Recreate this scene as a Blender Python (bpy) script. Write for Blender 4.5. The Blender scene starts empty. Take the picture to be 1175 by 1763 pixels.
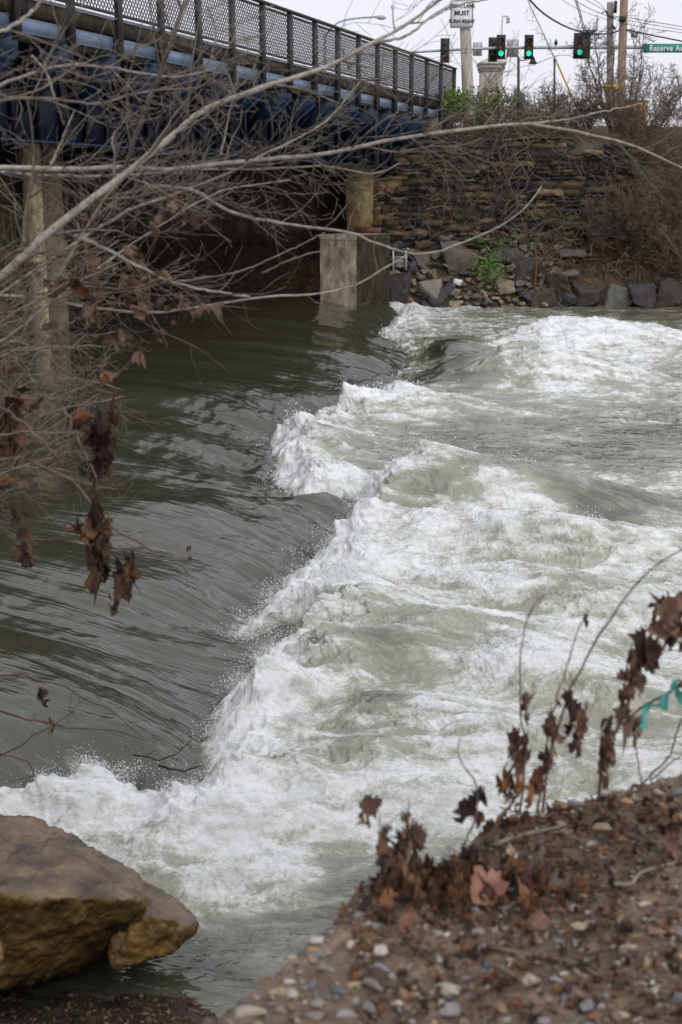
import bpy, math, random
import numpy as np
from mathutils import Vector, noise as mnoise
from mathutils.geometry import convex_hull_2d
import bmesh
PI = math.pi
# ------------------------------------------------------------------ camera, sky, sun, exposure
EYE = 3.85                      # camera height above the lower water level, metres
PITCH = math.radians(14.06)
FPX = 2200.0                    # focal length in pixels of the 1175 x 1763 photograph
S = bpy.context.scene
C = S.collection
cam_data = bpy.data.cameras.new('camera')
cam = bpy.data.objects.new('camera', cam_data); C.objects.link(cam)
cam.location = (0, 0, EYE); cam.rotation_euler = (PI/2 - PITCH, 0, 0)
cam_data.sensor_fit = 'VERTICAL'; cam_data.sensor_height = 36.0
cam_data.lens = FPX/1763*36
cam_data.clip_start = .05; cam_data.clip_end = 1500
cam_data.dof.use_dof = True; cam_data.dof.focus_distance = 13.0; cam_data.dof.aperture_fstop = 4.2
S.camera = cam
w = bpy.data.worlds.new('World'); S.world = w; w.use_nodes = True
nt = w.node_tree; bg = nt.nodes['Background']
sky = nt.nodes.new('ShaderNodeTexSky'); sky.sky_type = 'NISHITA'; sky.sun_disc = False
SUN_EL, SUN_ROT = math.radians(42), math.radians(150)
sky.sun_elevation = SUN_EL; sky.sun_rotation = SUN_ROT
sky.air_density = 1.0; sky.dust_density = 4.0; sky.ozone_density = 2.0
hsv = nt.nodes.new('ShaderNodeHueSaturation'); hsv.inputs['Saturation'].default_value = .12
mixw = nt.nodes.new('ShaderNodeMixRGB'); mixw.inputs[0].default_value = .82
mixw.inputs[2].default_value = (7.9, 7.95, 8.7, 1)      # the even grey of the cloud sheet
nt.links.new(sky.outputs[0], hsv.inputs['Color']); nt.links.new(hsv.outputs[0], mixw.inputs[1])
nt.links.new(mixw.outputs[0], bg.inputs['Color']); bg.inputs['Strength'].default_value = .1
sun_data = bpy.data.lights.new('sun', 'SUN'); sun_data.energy = .9; sun_data.angle = math.radians(80)
sun_data.color = (1, .97, .92)
sun = bpy.data.objects.new('sun', sun_data); C.objects.link(sun)
sun.rotation_euler = (PI/2 - SUN_EL, 0, PI - SUN_ROT)
S.view_settings.view_transform = 'Standard'; S.view_settings.look = 'None'
S.view_settings.exposure = 0.30; S.view_settings.gamma = 1
S.render.engine = 'CYCLES'
S.cycles.use_denoising = True; S.cycles.max_bounces = 6; S.cycles.diffuse_bounces = 3; S.cycles.glossy_bounces = 3
S.cycles.transparent_max_bounces = 8
# ------------------------------------------------------------------ helpers
cP, sP = math.cos(PITCH), math.sin(PITCH)
def ray(px, py):
    a = (px-587.5)/FPX; b = -(py-881.5)/FPX
    return np.array([a, b*sP + cP, b*cP - sP])
def P(px, py, Y):               # the point seen at a pixel of the photograph, Y metres in front
    d = ray(px, py); d = d*(Y/d[1]); return np.array([d[0], d[1], d[2]+EYE])
def W(px, py, z=0.0):           # the same on a level plane
    d = ray(px, py); d = d*((z-EYE)/d[2]); return np.array([d[0], d[1], z])
def project(x, y, z):
    z = z-EYE; dep = y*cP - z*sP; up = y*sP + z*cP
    return 587.5 + x/dep*FPX, 881.5 - up/dep*FPX
_rs = np.random.RandomState(7)
_perm = np.tile(_rs.permutation(256), 3)
_ga = _rs.rand(256)*2*PI; _gx, _gy = np.cos(_ga), np.sin(_ga)
def perlin(x, y, seed=0):
    x = np.asarray(x, float) + seed*17.31; y = np.asarray(y, float) - seed*9.77
    xi = np.floor(x).astype(int); yi = np.floor(y).astype(int)
    xf = x-xi; yf = y-yi; xi &= 255; yi &= 255
    u = xf*xf*xf*(xf*(xf*6-15)+10); v = yf*yf*yf*(yf*(yf*6-15)+10)
    def g(i, j, fx, fy):
        h = _perm[_perm[xi+i]+yi+j]; return _gx[h]*fx + _gy[h]*fy
    a = g(0, 0, xf, yf); b = g(1, 0, xf-1, yf); c = g(0, 1, xf, yf-1); d = g(1, 1, xf-1, yf-1)
    return ((a + u*(b-a)) + v*((c + u*(d-c)) - (a + u*(b-a))))*1.5
def fbm(x, y, oct=4, seed=0, gain=.5):
    t = 0; a = 1; n = 0
    for k in range(oct):
        t = t + a*perlin(x*2**k, y*2**k, seed+k*3); n += a; a *= gain
    return t/n
def ridged(x, y, oct=4, seed=0, gain=.55):
    t = 0; a = 1; n = 0
    for k in range(oct):
        t = t + a*(1-np.abs(perlin(x*2**k, y*2**k, seed+k*5))*1.6); n += a; a *= gain
    return t/n
def sstep(a, b, x):
    t = np.clip((x-a)/(b-a), 0, 1); return t*t*(3-2*t)
def tag(o, label=None, cat=None, group=None, kind=None):
    if label: o['label'] = label
    if cat: o['category'] = cat
    if group: o['group'] = group
    if kind: o['kind'] = kind
    return o
def empty(name, loc, label, cat, group=None):
    o = bpy.data.objects.new(name, None); C.objects.link(o); o.location = loc
    o.empty_display_size = .1
    bpy.context.view_layer.update() if False else None
    return tag(o, label, cat, group)
class MB:
    """collects shapes and links them as ONE mesh object"""
    def __init__(s): s.v = []; s.f4 = []; s.f3 = []; s.c = []; s.n = 0
    def add(s, v, f4=None, f3=None, col=None):
        v = np.asarray(v, float).reshape(-1, 3)
        if f4 is not None and len(f4): s.f4.append(np.asarray(f4, int)+s.n)
        if f3 is not None and len(f3): s.f3.append(np.asarray(f3, int)+s.n)
        c = np.ones((len(v), 3))*.5 if col is None else np.broadcast_to(np.asarray(col, float), (len(v), 3))
        s.v.append(v); s.c.append(c); s.n += len(v)
    def box(s, c, size, R=None, col=None, jit=0, rng=None):
        h = np.array(size)/2
        v = np.array([[x, y, z] for z in (-1, 1) for y in (-1, 1) for x in (-1, 1)], float)*h
        if jit: v = v + rng.uniform(-jit, jit, v.shape)
        if R is not None: v = v@np.asarray(R).T
        s.add(v+np.array(c), [[0, 2, 3, 1], [4, 5, 7, 6], [0, 1, 5, 4], [2, 6, 7, 3], [0, 4, 6, 2], [1, 3, 7, 5]], col=col)
    def tube(s, pts, rad, k=5, col=None, cap=True):
        p = np.asarray(pts, float); n = len(p)
        r = np.broadcast_to(np.asarray(rad, float), (n,))
        t = np.gradient(p, axis=0); t /= np.linalg.norm(t, axis=1)[:, None]+1e-9
        ref = np.array([0, 0, 1.]) if abs(t[:, 2]).mean() < .8 else np.array([1., 0, 0])
        a = np.cross(t, ref); a /= np.linalg.norm(a, axis=1)[:, None]+1e-9
        b = np.cross(t, a)
        th = np.arange(k)*2*PI/k
        v = p[:, None, :] + r[:, None, None]*(np.cos(th)[None, :, None]*a[:, None, :] + np.sin(th)[None, :, None]*b[:, None, :])
        i = np.arange(n-1)[:, None]*k; j = np.arange(k)[None, :]; j2 = (j+1) % k
        f = np.stack([i+j, i+j2, i+k+j2, i+k+j], -1).reshape(-1, 4)
        s.add(v.reshape(-1, 3), f, col=col)
        if cap:
            m = s.n
            s.add(p[[0, -1]], col=(col if col is None or np.ndim(col) == 1 else np.asarray(col)[[0, -1]]))
            b0 = m-n*k
            s.f3.append(np.stack([np.full(k, m), b0+(np.arange(k)+1) % k, b0+np.arange(k)], -1))
            s.f3.append(np.stack([np.full(k, m+1), m-k+np.arange(k), m-k+(np.arange(k)+1) % k], -1))
    def bar(s, a, b, wd, ht, up=(0, 0, 1), col=None):
        a = np.array(a, float); b = np.array(b, float); d = b-a; L = np.linalg.norm(d); d /= L
        up = np.array(up, float); x = np.cross(d, up); x /= np.linalg.norm(x); z = np.cross(x, d)
        s.box((a+b)/2, (wd, L, ht), np.stack([x, d, z], 1), col=col)
    def build(s, name, mat, parent=None, smooth=False):
        me = bpy.data.meshes.new(name)
        v = np.concatenate(s.v); c = np.concatenate(s.c)
        f4 = np.concatenate(s.f4) if s.f4 else np.zeros((0, 4), int)
        f3 = np.concatenate(s.f3) if s.f3 else np.zeros((0, 3), int)
        origin = None
        me.vertices.add(len(v))
        nl = len(f4)*4+len(f3)*3; me.loops.add(nl); me.polygons.add(len(f4)+len(f3))
        me.loops.foreach_set('vertex_index', np.concatenate([f4.ravel(), f3.ravel()]).astype(np.int32))
        st = np.concatenate([np.arange(len(f4))*4, len(f4)*4+np.arange(len(f3))*3]).astype(np.int32)
        me.polygons.foreach_set('loop_start', st)
        o = bpy.data.objects.new(name, me); C.objects.link(o)
        if parent is not None:
            o.parent = parent
            pl = np.array(parent.location); q = parent.parent
            while q is not None: pl = pl+np.array(q.location); q = q.parent
            v = v-pl
        else:
            c0 = v.mean(0); c0[2] = v[:, 2].min(); o.location = c0; v = v-c0
        me.vertices.foreach_set('co', v.astype(np.float32).ravel())
        ca = me.color_attributes.new('Col', 'FLOAT_COLOR', 'POINT')
        ca.data.foreach_set('color', np.concatenate([c, np.ones((len(c), 1))], 1).astype(np.float32).ravel())
        me.update(calc_edges=True); me.validate()
        if smooth: me.polygons.foreach_set('use_smooth', np.ones(len(me.polygons), bool))
        if mat: me.materials.append(mat)
        return o
def dup(o, loc, rot=(0, 0, 0), scale=1.0, label=None):
    c = o.copy(); C.objects.link(c); c.location = loc; c.rotation_euler = rot
    c.scale = (scale,)*3 if np.isscalar(scale) else scale
    if label: c['label'] = label
    for ch in o.children:
        d = ch.copy(); C.objects.link(d); d.parent = c
        for g in ch.children:
            e = g.copy(); C.objects.link(e); e.parent = d
    return c
# ------------------------------------------------------------------ materials
def mat(name, col, rough=.8, nscale=8., namt=.35, bump=.0, bscale=None, metal=0., spec=.5, use_col=False, stretch=(1, 1, 1), col2=None, detail=6, emit=None, trans=0.):
    m = bpy.data.materials.new(name); m.use_nodes = True
    t = m.node_tree; b = t.nodes['Principled BSDF']
    b.inputs['Roughness'].default_value = rough; b.inputs['Metallic'].default_value = metal
    b.inputs['Specular IOR Level'].default_value = spec
    tc = t.nodes.new('ShaderNodeTexCoord'); mp = t.nodes.new('ShaderNodeMapping'); mp.inputs['Scale'].default_value = stretch
    t.links.new(tc.outputs['Object'], mp.inputs[0])
    n = t.nodes.new('ShaderNodeTexNoise'); n.inputs['Scale'].default_value = nscale; n.inputs['Detail'].default_value = detail; n.inputs['Roughness'].default_value = .65
    t.links.new(mp.outputs[0], n.inputs['Vector'])
    r = t.nodes.new('ShaderNodeMapRange'); r.inputs['From Min'].default_value = .32; r.inputs['From Max'].default_value = .68
    t.links.new(n.outputs['Fac'], r.inputs['Value'])
    mx = t.nodes.new('ShaderNodeMixRGB')
    c1 = tuple(x*(1-namt) for x in col); c2 = col2 or tuple(min(1, x*(1+namt)) for x in col)
    mx.inputs[1].default_value = (*c1, 1); mx.inputs[2].default_value = (*c2, 1)
    t.links.new(r.outputs[0], mx.inputs[0]); out = mx.outputs[0]
    if use_col:
        a = t.nodes.new('ShaderNodeAttribute'); a.attribute_name = 'Col'
        mu = t.nodes.new('ShaderNodeMixRGB'); mu.blend_type = 'MULTIPLY'; mu.inputs[0].default_value = 1
        t.links.new(out, mu.inputs[1]); t.links.new(a.outputs['Color'], mu.inputs[2]); out = mu.outputs[0]
    t.links.new(out, b.inputs['Base Color'])
    if bump:
        n2 = t.nodes.new('ShaderNodeTexNoise'); n2.inputs['Scale'].default_value = bscale or nscale*2; n2.inputs['Detail'].default_value = 8
        t.links.new(mp.outputs[0], n2.inputs['Vector'])
        bp = t.nodes.new('ShaderNodeBump'); bp.inputs['Strength'].default_value = 1; bp.inputs['Distance'].default_value = bump
        t.links.new(n2.outputs['Fac'], bp.inputs['Height']); t.links.new(bp.outputs[0], b.inputs['Normal'])
    if emit: 
        b.inputs['Emission Color'].default_value = (*emit[:3], 1); b.inputs['Emission Strength'].default_value = emit[3]
    return m
M = {}
M['bark'] = mat('pale_bark', (.225, .210, .188), .85, 30, .45, .004, 60, use_col=True, spec=.2)
M['earth'] = mat('brown_earth', (.10, .068, .045), .95, 6, .5, .03, 30, spec=.2, col2=(.14, .10, .065))
M['wetearth'] = mat('near_bank_earth', (.10, .060, .036), .75, 14, .5, .012, 60, spec=.35, col2=(.25, .18, .125), use_col=True)
M['stone'] = mat('wall_stone', (1, 1, 1), .9, 5, .5, .05, 9, use_col=True, spec=.25)
M['rock'] = mat('riprap_rock', (1, 1, 1), .8, 2.5, .45, .05, 5, use_col=True, spec=.3)
M['concrete'] = mat('weathered_concrete', (.27, .235, .17), .9, 2.6, .55, .02, 14, use_col=True, spec=.2, stretch=(1.6, 1.6, .8), col2=(.50, .465, .37), detail=12)
M['navy'] = mat('navy_bridge_paint', (.005, .018, .050), .5, 2, .3, use_col=True)
M['ledge'] = mat('pale_blue_bridge_paint', (.30, .41, .60), .5, 3, .2, use_col=True)
M['rail'] = mat('dark_bronze_metal', (.028, .027, .030), .6, 4, .2)
M['leaf'] = mat('dead_leaf', (1, 1, 1), .8, 40, .35, .002, 80, use_col=True, spec=.25)
M['pebble'] = mat('river_pebble', (1, 1, 1), .55, 30, .3, .003, 90, use_col=True, spec=.4)
M['green'] = mat('green_leaf', (1, 1, 1), .7, 20, .3, use_col=True, spec=.3)
M['col'] = mat('tinted_surface', (1, 1, 1), .6, 3, .15, use_col=True, spec=.4)
M['wire'] = mat('black_cable', (.02, .02, .02), .6, 3, .2)
M['galv'] = mat('galvanised_steel', (.36, .40, .40), .45, 6, .2, metal=.3)
M['asphalt'] = mat('asphalt', (.05, .05, .05), .9, 20, .3, .01)
# ------------------------------------------------------------------ river surface
def polyline_dist(X, Y, pts, closed=False):
    """unsigned distance, and side (+ on the left of travel) of the nearest segment"""
    best = np.full(X.shape, 1e9); side = np.zeros(X.shape)
    for a, b in zip(pts[:-1], pts[1:]):
        d = b-a; L2 = d@d
        t = np.clip(((X-a[0])*d[0]+(Y-a[1])*d[1])/L2, 0, 1)
        dx = X-a[0]-t*d[0]; dy = Y-a[1]-t*d[1]
        q = dx*dx+dy*dy; cr = d[0]*(Y-a[1]) - d[1]*(X-a[0])
        m = q < best-1e-9; best = np.where(m, q, best); side = np.where(m, np.sign(cr), side)
    return np.sqrt(best), side
FRONT = [(640, 518), (690, 530), (655, 558), (660, 575), (700, 592), (708, 606), (688, 630), (682, 655), (625, 690), (520, 702), (458, 742),
         (468, 800), (505, 842), (600, 834), (652, 842), (580, 888), (520, 940), (480, 992), (400, 1052), (425, 1068), (500, 1040), (478, 1075),
         (435, 1115), (375, 1170), (345, 1225), (350, 1290), (300, 1318), (220, 1306), (140, 1300), (60, 1345), (-60, 1372), (-400, 1400)]
front = np.array([W(x, y, .1)[:2] for x, y in FRONT])
poly = np.concatenate([front, np.array([[-6, 2], [60, 2], [60, 60], [2, 60]])])
def inside(X, Y, pg):
    r = np.zeros(X.shape, bool); n = len(pg)
    for i in range(n):
        a, b = pg[i], pg[(i+1) % n]
        if a[1] == b[1]: continue
        c = ((a[1] > Y) != (b[1] > Y)) & (X < (b[0]-a[0])*(Y-a[1])/(b[1]-a[1])+a[0]); r ^= c
    return r
GR = {  # how broken the surface is, 0 clear .. 9 solid white, read off the photograph in twelve steps across
 500: '8888888875443', 530: '8888888875433', 548: '8888888776554', 580: '8888888448987', 615: '8888887328986', 655: '8888886337876',
 690: '8888888755455', 730: '8888865434433', 770: '8888964433334', 810: '8888986656666', 850: '8888868943555', 890: '8888898457444',
 930: '8888899767757', 980: '8888898877767', 1040: '8888967678777', 1090: '8888865556777', 1150: '8888876466877', 1220: '8888975467766',
 1290: '9887764677666', 1340: '9999978888777', 1385: '8889998886665', 1420: '7778886754444', 1455: '6667873221222', 1500: '5554852211222', 1550: '3334433211222',
 1600: '2222332111222', 1763: '1111111111222'}
gy = np.array(sorted(GR)); gv = np.array([[int(c) for c in GR[k]] for k in gy], float)/9
def foam_map(px, py):
    fx = np.clip(px/97.92, 0, 11.999); ix = fx.astype(int); tx = fx-ix; tx = tx*tx*(3-2*tx)
    iy = np.clip(np.searchsorted(gy, py)-1, 0, len(gy)-2); ty = np.clip((py-gy[iy])/(gy[iy+1]-gy[iy]), 0, 1); ty = ty*ty*(3-2*ty)
    return (gv[iy, ix]*(1-tx)+gv[iy, ix+1]*tx)*(1-ty) + (gv[iy+1, ix]*(1-tx)+gv[iy+1, ix+1]*tx)*ty
HUMPS = [  # px, py, height, half width x, half width y, foam change
 (790, 850, .50, 1.9, .75, .25), (940, 868, .30, 2.2, .55, -.16), (640, 905, .35, .9, .7, .2), (560, 1015, .30, .8, .6, .2), (478, 1052, .34, .35, .4, -.9),
 (640, 1060, .26, .7, .45, 0), (560, 1140, .28, .6, .4, -.1), (690, 1120, .22, .6, .4, -.05), (430, 1190, .32, .5, .4, .2), (430, 1300, .22, .35, .25, -.5),
 (130, 1312, .36, .35, .25, .5), (40, 1370, .25, .6, .3, .2), (250, 1345, .22, .5, .25, .3), (870, 925, .30, 1.2, .5, .3), (1060, 935, .26, 1.4, .5, .1),
 (790, 598, .30, 1.3, 1.4, -.35), (870, 640, .36, 2.0, 1.1, -.42), (690, 690, .35, 1.8, .9, .3), (960, 588, .5, 1.5, 1.2, .3), (1100, 585, .5, 1.8, 1.2, .3), (980, 640, .4, 1.8, 1., .2),
 (540, 740, .30, .9, .9, .3), (520, 810, .30, .7, .7, .4), (560, 840, .2, .7, .35, -.9), (880, 1000, .25, 1., .5, 0), (1060, 1030, .25, 1.1, .5, 0), (820, 1090, .25, .8, .4, .1),
 (930, 1140, .28, .7, .4, .3), (720, 1210, .22, .5, .35, -.2), (1050, 1180, .2, .6, .3, .1), (870, 1250, .2, .5, .3, .1), (640, 1290, .2, .5, .3, 0), (480, 1370, .15, .5, .2, .1),
 (740, 1340, .15, .4, .2, .1)]
hz = np.array([(*W(a, b, .15)[:2], c, d, e, f) for a, b, c, d, e, f in HUMPS])
def water(X, Y):
    d, _ = polyline_dist(X, Y, front)
    ins = inside(X, Y, poly)
    # ragged tongue edges
    jag = (.16*fbm(X*1.1, Y*.9, 4, 3)*1.4)*np.clip(Y/11, .8, 2)
    fine = (.11*(ridged(X*4.5, Y*3.5, 3, 5)-.6) + .05*perlin(X*15, Y*12, 6))*np.clip(Y/11, .8, 2)
    s = np.where(ins, d, -d) + jag
    ups = sstep(.26, -.10, s+fine*.3)                 # 1 upstream
    upf = sstep(.10, -.06, s+fine)
    # upstream: smooth sheet that bends over the sill
    ca, sa = math.cos(-.33), math.sin(-.33)
    u = X*ca+Y*sa; v = -X*sa+Y*ca
    near = np.exp(-np.clip(-s, 0, None)/1.6)
    far = sstep(11, 30, Y)
    vv = v + .35*fbm(X*.25, Y*.25, 2, 8)
    zu = .50 - .64*near**1.1
    lee = 1-.85*np.exp(-((X+.6)/2.6)**2-((Y-39)/7)**2)     # sheltered water below the concrete block
    zu = zu + near*(1-near)*1.0*perlin(vv*.55, u*.12, 21)*lee + lee*(.15*perlin(vv*.8, u*.15, 22)*(.22+near) + .036*perlin(vv*2.2, u*.25, 23)*(.18+near) + .05*perlin(u*.9, vv*1.1, 27)*near+.02*perlin(u*1.8, vv*3.2, 28)*near)
    zu = zu + .007*perlin(vv*6, u*.6, 24)*(.2+near) + (.0014)*perlin(vv*18, u*1.6, 25)*(.3+near) + .012*perlin(X*.35, Y*.9, 31)
    # downstream
    px, py = project(X, Y, .1)
    g = foam_map(px, py)
    dz = np.zeros(X.shape); df = np.zeros(X.shape)
    wx = X + .35*fbm(X*.7, Y*.9, 3, 41); wy = Y + .35*fbm(X*.7, Y*.9, 3, 44)
    for hx, hy, a, rx, ry, f in hz:
        e = np.exp(-((wx-hx)/rx)**2-((wy-hy)/ry)**2); dz += a*e; df += f*e
    n1 = fbm(wx*.8, wy*1.3, 4, 51)
    n2 = fbm(wx*1.5, wy*3.2, 5, 55, .6)
    n3 = fbm(wx*7, wy*9, 4, 61, .65)
    st = fbm(wx*.7, wy*3.5, 5, 66, .62)                # streaks carried along by the current
    edge = np.exp(-np.clip(s, 0, None)/.55)*sstep(-.1, .1, s)
    f0 = g + df*.75 + edge*.5*sstep(.1, .4, g)
    fo = f0 + .55*n2 + .26*n3 + .62*st*(1-.4*g) + .45*n1
    foam = sstep(.34, 1.16, fo - .35*np.exp(-np.clip(s, 0, None)/.12))
    air = np.clip(sstep(.0, .75, f0 + .35*n1 + .25*n2), 0, 1)
    rough = sstep(.15, .8, f0)
    crest = ridged(wx*1.3, wy*1.9, 5, 71, .6)-.55
    zd = -.05 + 1.25*dz*(.25+.75*sstep(.1, .9, s)) + .07*n1*(.4+rough) + rough*(.05*crest + .085*n2) + rough*.011*(ridged(X*9, Y*10, 3, 75)-.5)+rough*.035*fbm(wx*3.5, wy*6, 3, 74, .55) + rough*.006*perlin(X*28, Y*28, 77)
    zd = zd + (1-rough)*(.022*perlin(X*1.6, Y*4.5, 78) + .007*perlin(X*5, Y*13, 79) + .003*perlin(X*14, Y*30, 80))
    pile = np.exp(-((np.clip(s, 0, None)-.55)/.5)**2)*(.07+.22*n1+.16*perlin(X*2.2, Y*2.2, 83))
    zd = zd + np.clip(pile, 0, None)*sstep(.2, .6, g+df) - .05*np.exp(-np.clip(s, 0, None)/.2)
    zd = zd + edge*rough*.08*np.clip(perlin(X*6, Y*6, 85)+perlin(X*13, Y*13, 86)*.8, -.2, 2)
    z = zu*ups + zd*(1-ups)
    foam = foam*(1-upf); air = air*(1-upf)
    return z, foam, air, s, ups, np.clip(np.exp(-np.clip(-s, 0, None)/2.2)+.35*np.exp(-np.clip(-s, 0, None)/5), 0, 1)*lee
ys = EYE/np.tan(PITCH + np.arctan((np.linspace(1790, 497, 1500)-881.5)/FPX))
ys = ys[ys < 60]
ys = np.concatenate([[1.0, 3.0], ys])
tc = np.linspace(-.3, .3, 1000)
tc = np.concatenate([np.array([-3., -2, -1.2, -.8, -.6, -.5, -.42, -.37, -.34, -.32, -.31]), tc, np.array([.31, .32, .34, .37, .42, .5, .6, .8, 1.2, 2, 3.])])
GX = tc[None, :]*np.maximum(ys, 4)[:, None]; GY = np.repeat(ys[:, None], len(tc), 1)
GZ, FO, AI, SS, UP, LV = water(GX, GY)
ny, nx = GX.shape
# sharp lips lean upstream a little
me = bpy.data.meshes.new('river_water')
me.vertices.add(nx*ny)
lean = (1-UP)*np.clip(GZ-.12, 0, None)
co = np.stack([GX-lean*.5, GY-lean*.1, GZ], -1)
me.vertices.foreach_set('co', co.astype(np.float32).ravel())
i = (np.arange(ny-1)[:, None]*nx+np.arange(nx-1)[None, :]).ravel()
f = np.stack([i, i+1, i+nx+1, i+nx], -1).astype(np.int32)
me.loops.add(f.size); me.polygons.add(len(f)); me.loops.foreach_set('vertex_index', f.ravel())
me.polygons.foreach_set('loop_start', (np.arange(len(f))*4).astype(np.int32))
me.update(calc_edges=True)
me.polygons.foreach_set('use_smooth', np.ones(len(f), bool))
for nm, arr in (('foam', FO), ('air', AI), ('lively', LV)):
    a = me.attributes.new(nm, 'FLOAT', 'POINT'); a.data.foreach_set('value', arr.astype(np.float32).ravel())
river = bpy.data.objects.new('river_water', me); C.objects.link(river); tag(river, kind='structure')
m = bpy.data.materials.new('river_water'); m.use_nodes = True; t = m.node_tree; L = t.links; N = t.nodes.new
b = t.nodes['Principled BSDF']
def node(tp, **kw):
    n = N(tp)
    for k, v in kw.items():
        if k in n.inputs.keys(): n.inputs[k].default_value = v
        else: setattr(n, k, v)
    return n
def math_(op, a, b_=None, clamp=False):
    n = N('ShaderNodeMath'); n.operation = op; n.use_clamp = clamp
    for k, v in enumerate((a, b_)):
        if v is None: continue
        if isinstance(v, (int, float)): n.inputs[k].default_value = v
        else: L.new(v, n.inputs[k])
    return n.outputs[0]
tcn = N('ShaderNodeTexCoord')
def noise_(scale, stretch, detail=6, rough=.65, rot=0):
    m0 = N('ShaderNodeMapping'); m0.inputs['Rotation'].default_value = (0, 0, rot); L.new(tcn.outputs['Object'], m0.inputs[0])
    mp = N('ShaderNodeMapping'); mp.inputs['Scale'].default_value = stretch; L.new(m0.outputs[0], mp.inputs[0])
    n = node('ShaderNodeTexNoise', Scale=scale, Detail=detail, Roughness=rough); L.new(mp.outputs[0], n.inputs['Vector']); return n.outputs['Fac']
af = node('ShaderNodeAttribute', attribute_name='foam').outputs['Fac']; aa = node('ShaderNodeAttribute', attribute_name='air').outputs['Fac']
nf = noise_(6, (.8, 1.5, 1.5), 10, .76); nf2 = noise_(45, (1, 1, 1), 4, .7)
amp = math_('MULTIPLY', math_('MULTIPLY', af, math_('SUBTRACT', 1.3, af)), 2.8)      # fine break-up only where foam is partial
d1 = math_('MULTIPLY', math_('SUBTRACT', nf, .5), 2.2); d2 = math_('MULTIPLY', math_('SUBTRACT', nf2, .5), .9)
fm = math_('ADD', af, math_('MULTIPLY', math_('ADD', d1, d2), amp), True)
air2 = math_('ADD', aa, math_('MULTIPLY', d1, math_('MULTIPLY', aa, .35)), True)
c1 = node('ShaderNodeMixRGB'); c1.inputs[1].default_value = (.050, .050, .032, 1); c1.inputs[2].default_value = (.27, .27, .21, 1); L.new(air2, c1.inputs[0])
rp_ = N('ShaderNodeValToRGB'); L.new(fm, rp_.inputs[0]); el = rp_.color_ramp.elements
el[0].position = .25; el[0].color = (.35, .36, .285, 1); el[1].position = 1.0; el[1].color = (.88, .90, .91, 1); e_ = el.new(.62); e_.color = (.60, .62, .58, 1)
c2 = node('ShaderNodeMixRGB'); hm = N('ShaderNodeMixRGB'); hm.blend_type = 'MULTIPLY'; hm.inputs[2].default_value = (.54, .555, .49, 1); L.new(rp_.outputs[0], hm.inputs[1])
nf3 = noise_(3.6, (.7, 1.6, 2.2), 11, .78); L.new(math_('MULTIPLY', math_('SUBTRACT', .53, nf3), 5.5, True), hm.inputs[0]); L.new(hm.outputs[0], c2.inputs[2]); L.new(c1.outputs[0], c2.inputs[1]); L.new(math_('MULTIPLY', fm, 2.6, True), c2.inputs[0])
L.new(c2.outputs[0], b.inputs['Base Color'])
rg = math_('ADD', math_('MULTIPLY', fm, .32), .022); L.new(rg, b.inputs['Roughness']); b.inputs['IOR'].default_value = 1.72
# bumps: long ripples along the current on clear water, froth on the white
r1 = noise_(2.2, (.10, 1.8, .3), 4, .55, .33); r2 = noise_(7, (.14, 1.6, .3), 3, .55, .28)
rip = math_('ADD', r1, math_('MULTIPLY', r2, .16))
bp1 = node('ShaderNodeBump', Distance=.060, Strength=1.0); L.new(math_('ADD', math_('MULTIPLY', node('ShaderNodeAttribute', attribute_name='lively').outputs['Fac'], .8), .12), bp1.inputs['Strength']); L.new(rip, bp1.inputs['Height'])
fr = noise_(16, (1, 1, 1), 9, .75)
bp2 = node('ShaderNodeBump', Distance=.024); L.new(math_('ADD', math_('MULTIPLY', fm, .25), .02), bp2.inputs['Strength'])
L.new(math_('MULTIPLY', fm, 1.), bp2.inputs['Strength']); L.new(fr, bp2.inputs['Height']); L.new(bp1.outputs[0], bp2.inputs['Normal'])
L.new(bp2.outputs[0], b.inputs['Normal'])
me.materials.append(m)
# spray: loose drops thrown up along the breaking edges and from the white crests
rng = np.random.RandomState(11)
TET = np.array([[1, 0, 0], [-1, 0, 0], [0, 1, 0], [0, -1, 0], [0, 0, 1], [0, 0, -1]], float)
TF = np.array([[0, 2, 4], [2, 1, 4], [1, 3, 4], [3, 0, 4], [2, 0, 5], [1, 2, 5], [3, 1, 5], [0, 3, 5]])
band = (SS > -.16) & (SS < .30) & (GY > 5) & (np.abs(GX/GY) < .3)
pxv, pyv = project(GX, GY, GZ)
clump = np.clip(fbm(GX*2.6, GY*2.6, 4, 91)*2.4+.3, 0, 1)**3
wt = (band*clump*np.where(pyv > 1400, 0, 1)*foam_map(pxv, pyv)**2*np.clip(pyv/1300, .2, 1)**1).ravel()
wt2 = ((SS > .2)*(GY < 30)*(GZ > .22)*FO*clump*np.where(pyv > 1400, 0, 1)).ravel()
def drops(weight, n, hi, smin, smax):
    idx = rng.choice(len(weight), n, p=weight/weight.sum())
    base = co.reshape(-1, 3)[idx]; h = rng.exponential(hi, n); dist = np.clip(base[:, 1]/10, .7, 2.2)
    pos = base + np.stack([rng.normal(0, .04, n)-h*.45, rng.normal(0, .05, n), h], 1)*dist[:, None]**.6
    r = (smin+(smax-smin)*rng.rand(n)**5)*dist
    sdir = rng.normal(size=(n, 3))+np.array([-.6, -.2, .8]); sdir /= np.linalg.norm(sdir, axis=1)[:, None]; st_ = rng.exponential(.8, n)
    tv = TET[None]*rng.uniform(.6, 1.4, (n, 6, 1)); tv = tv+sdir[:, None, :]*(tv@sdir[:, :, None])*st_[:, None, None]
    v = pos[:, None, :]+tv*r[:, None, None]
    f_ = (TF[None]+np.arange(n)[:, None, None]*6).reshape(-1, 3)
    return v.reshape(-1, 3), f_
mb = MB()
v_, f_ = drops(wt, 36000, .036, .0009, .0052); mb.add(v_, f3=f_)
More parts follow.
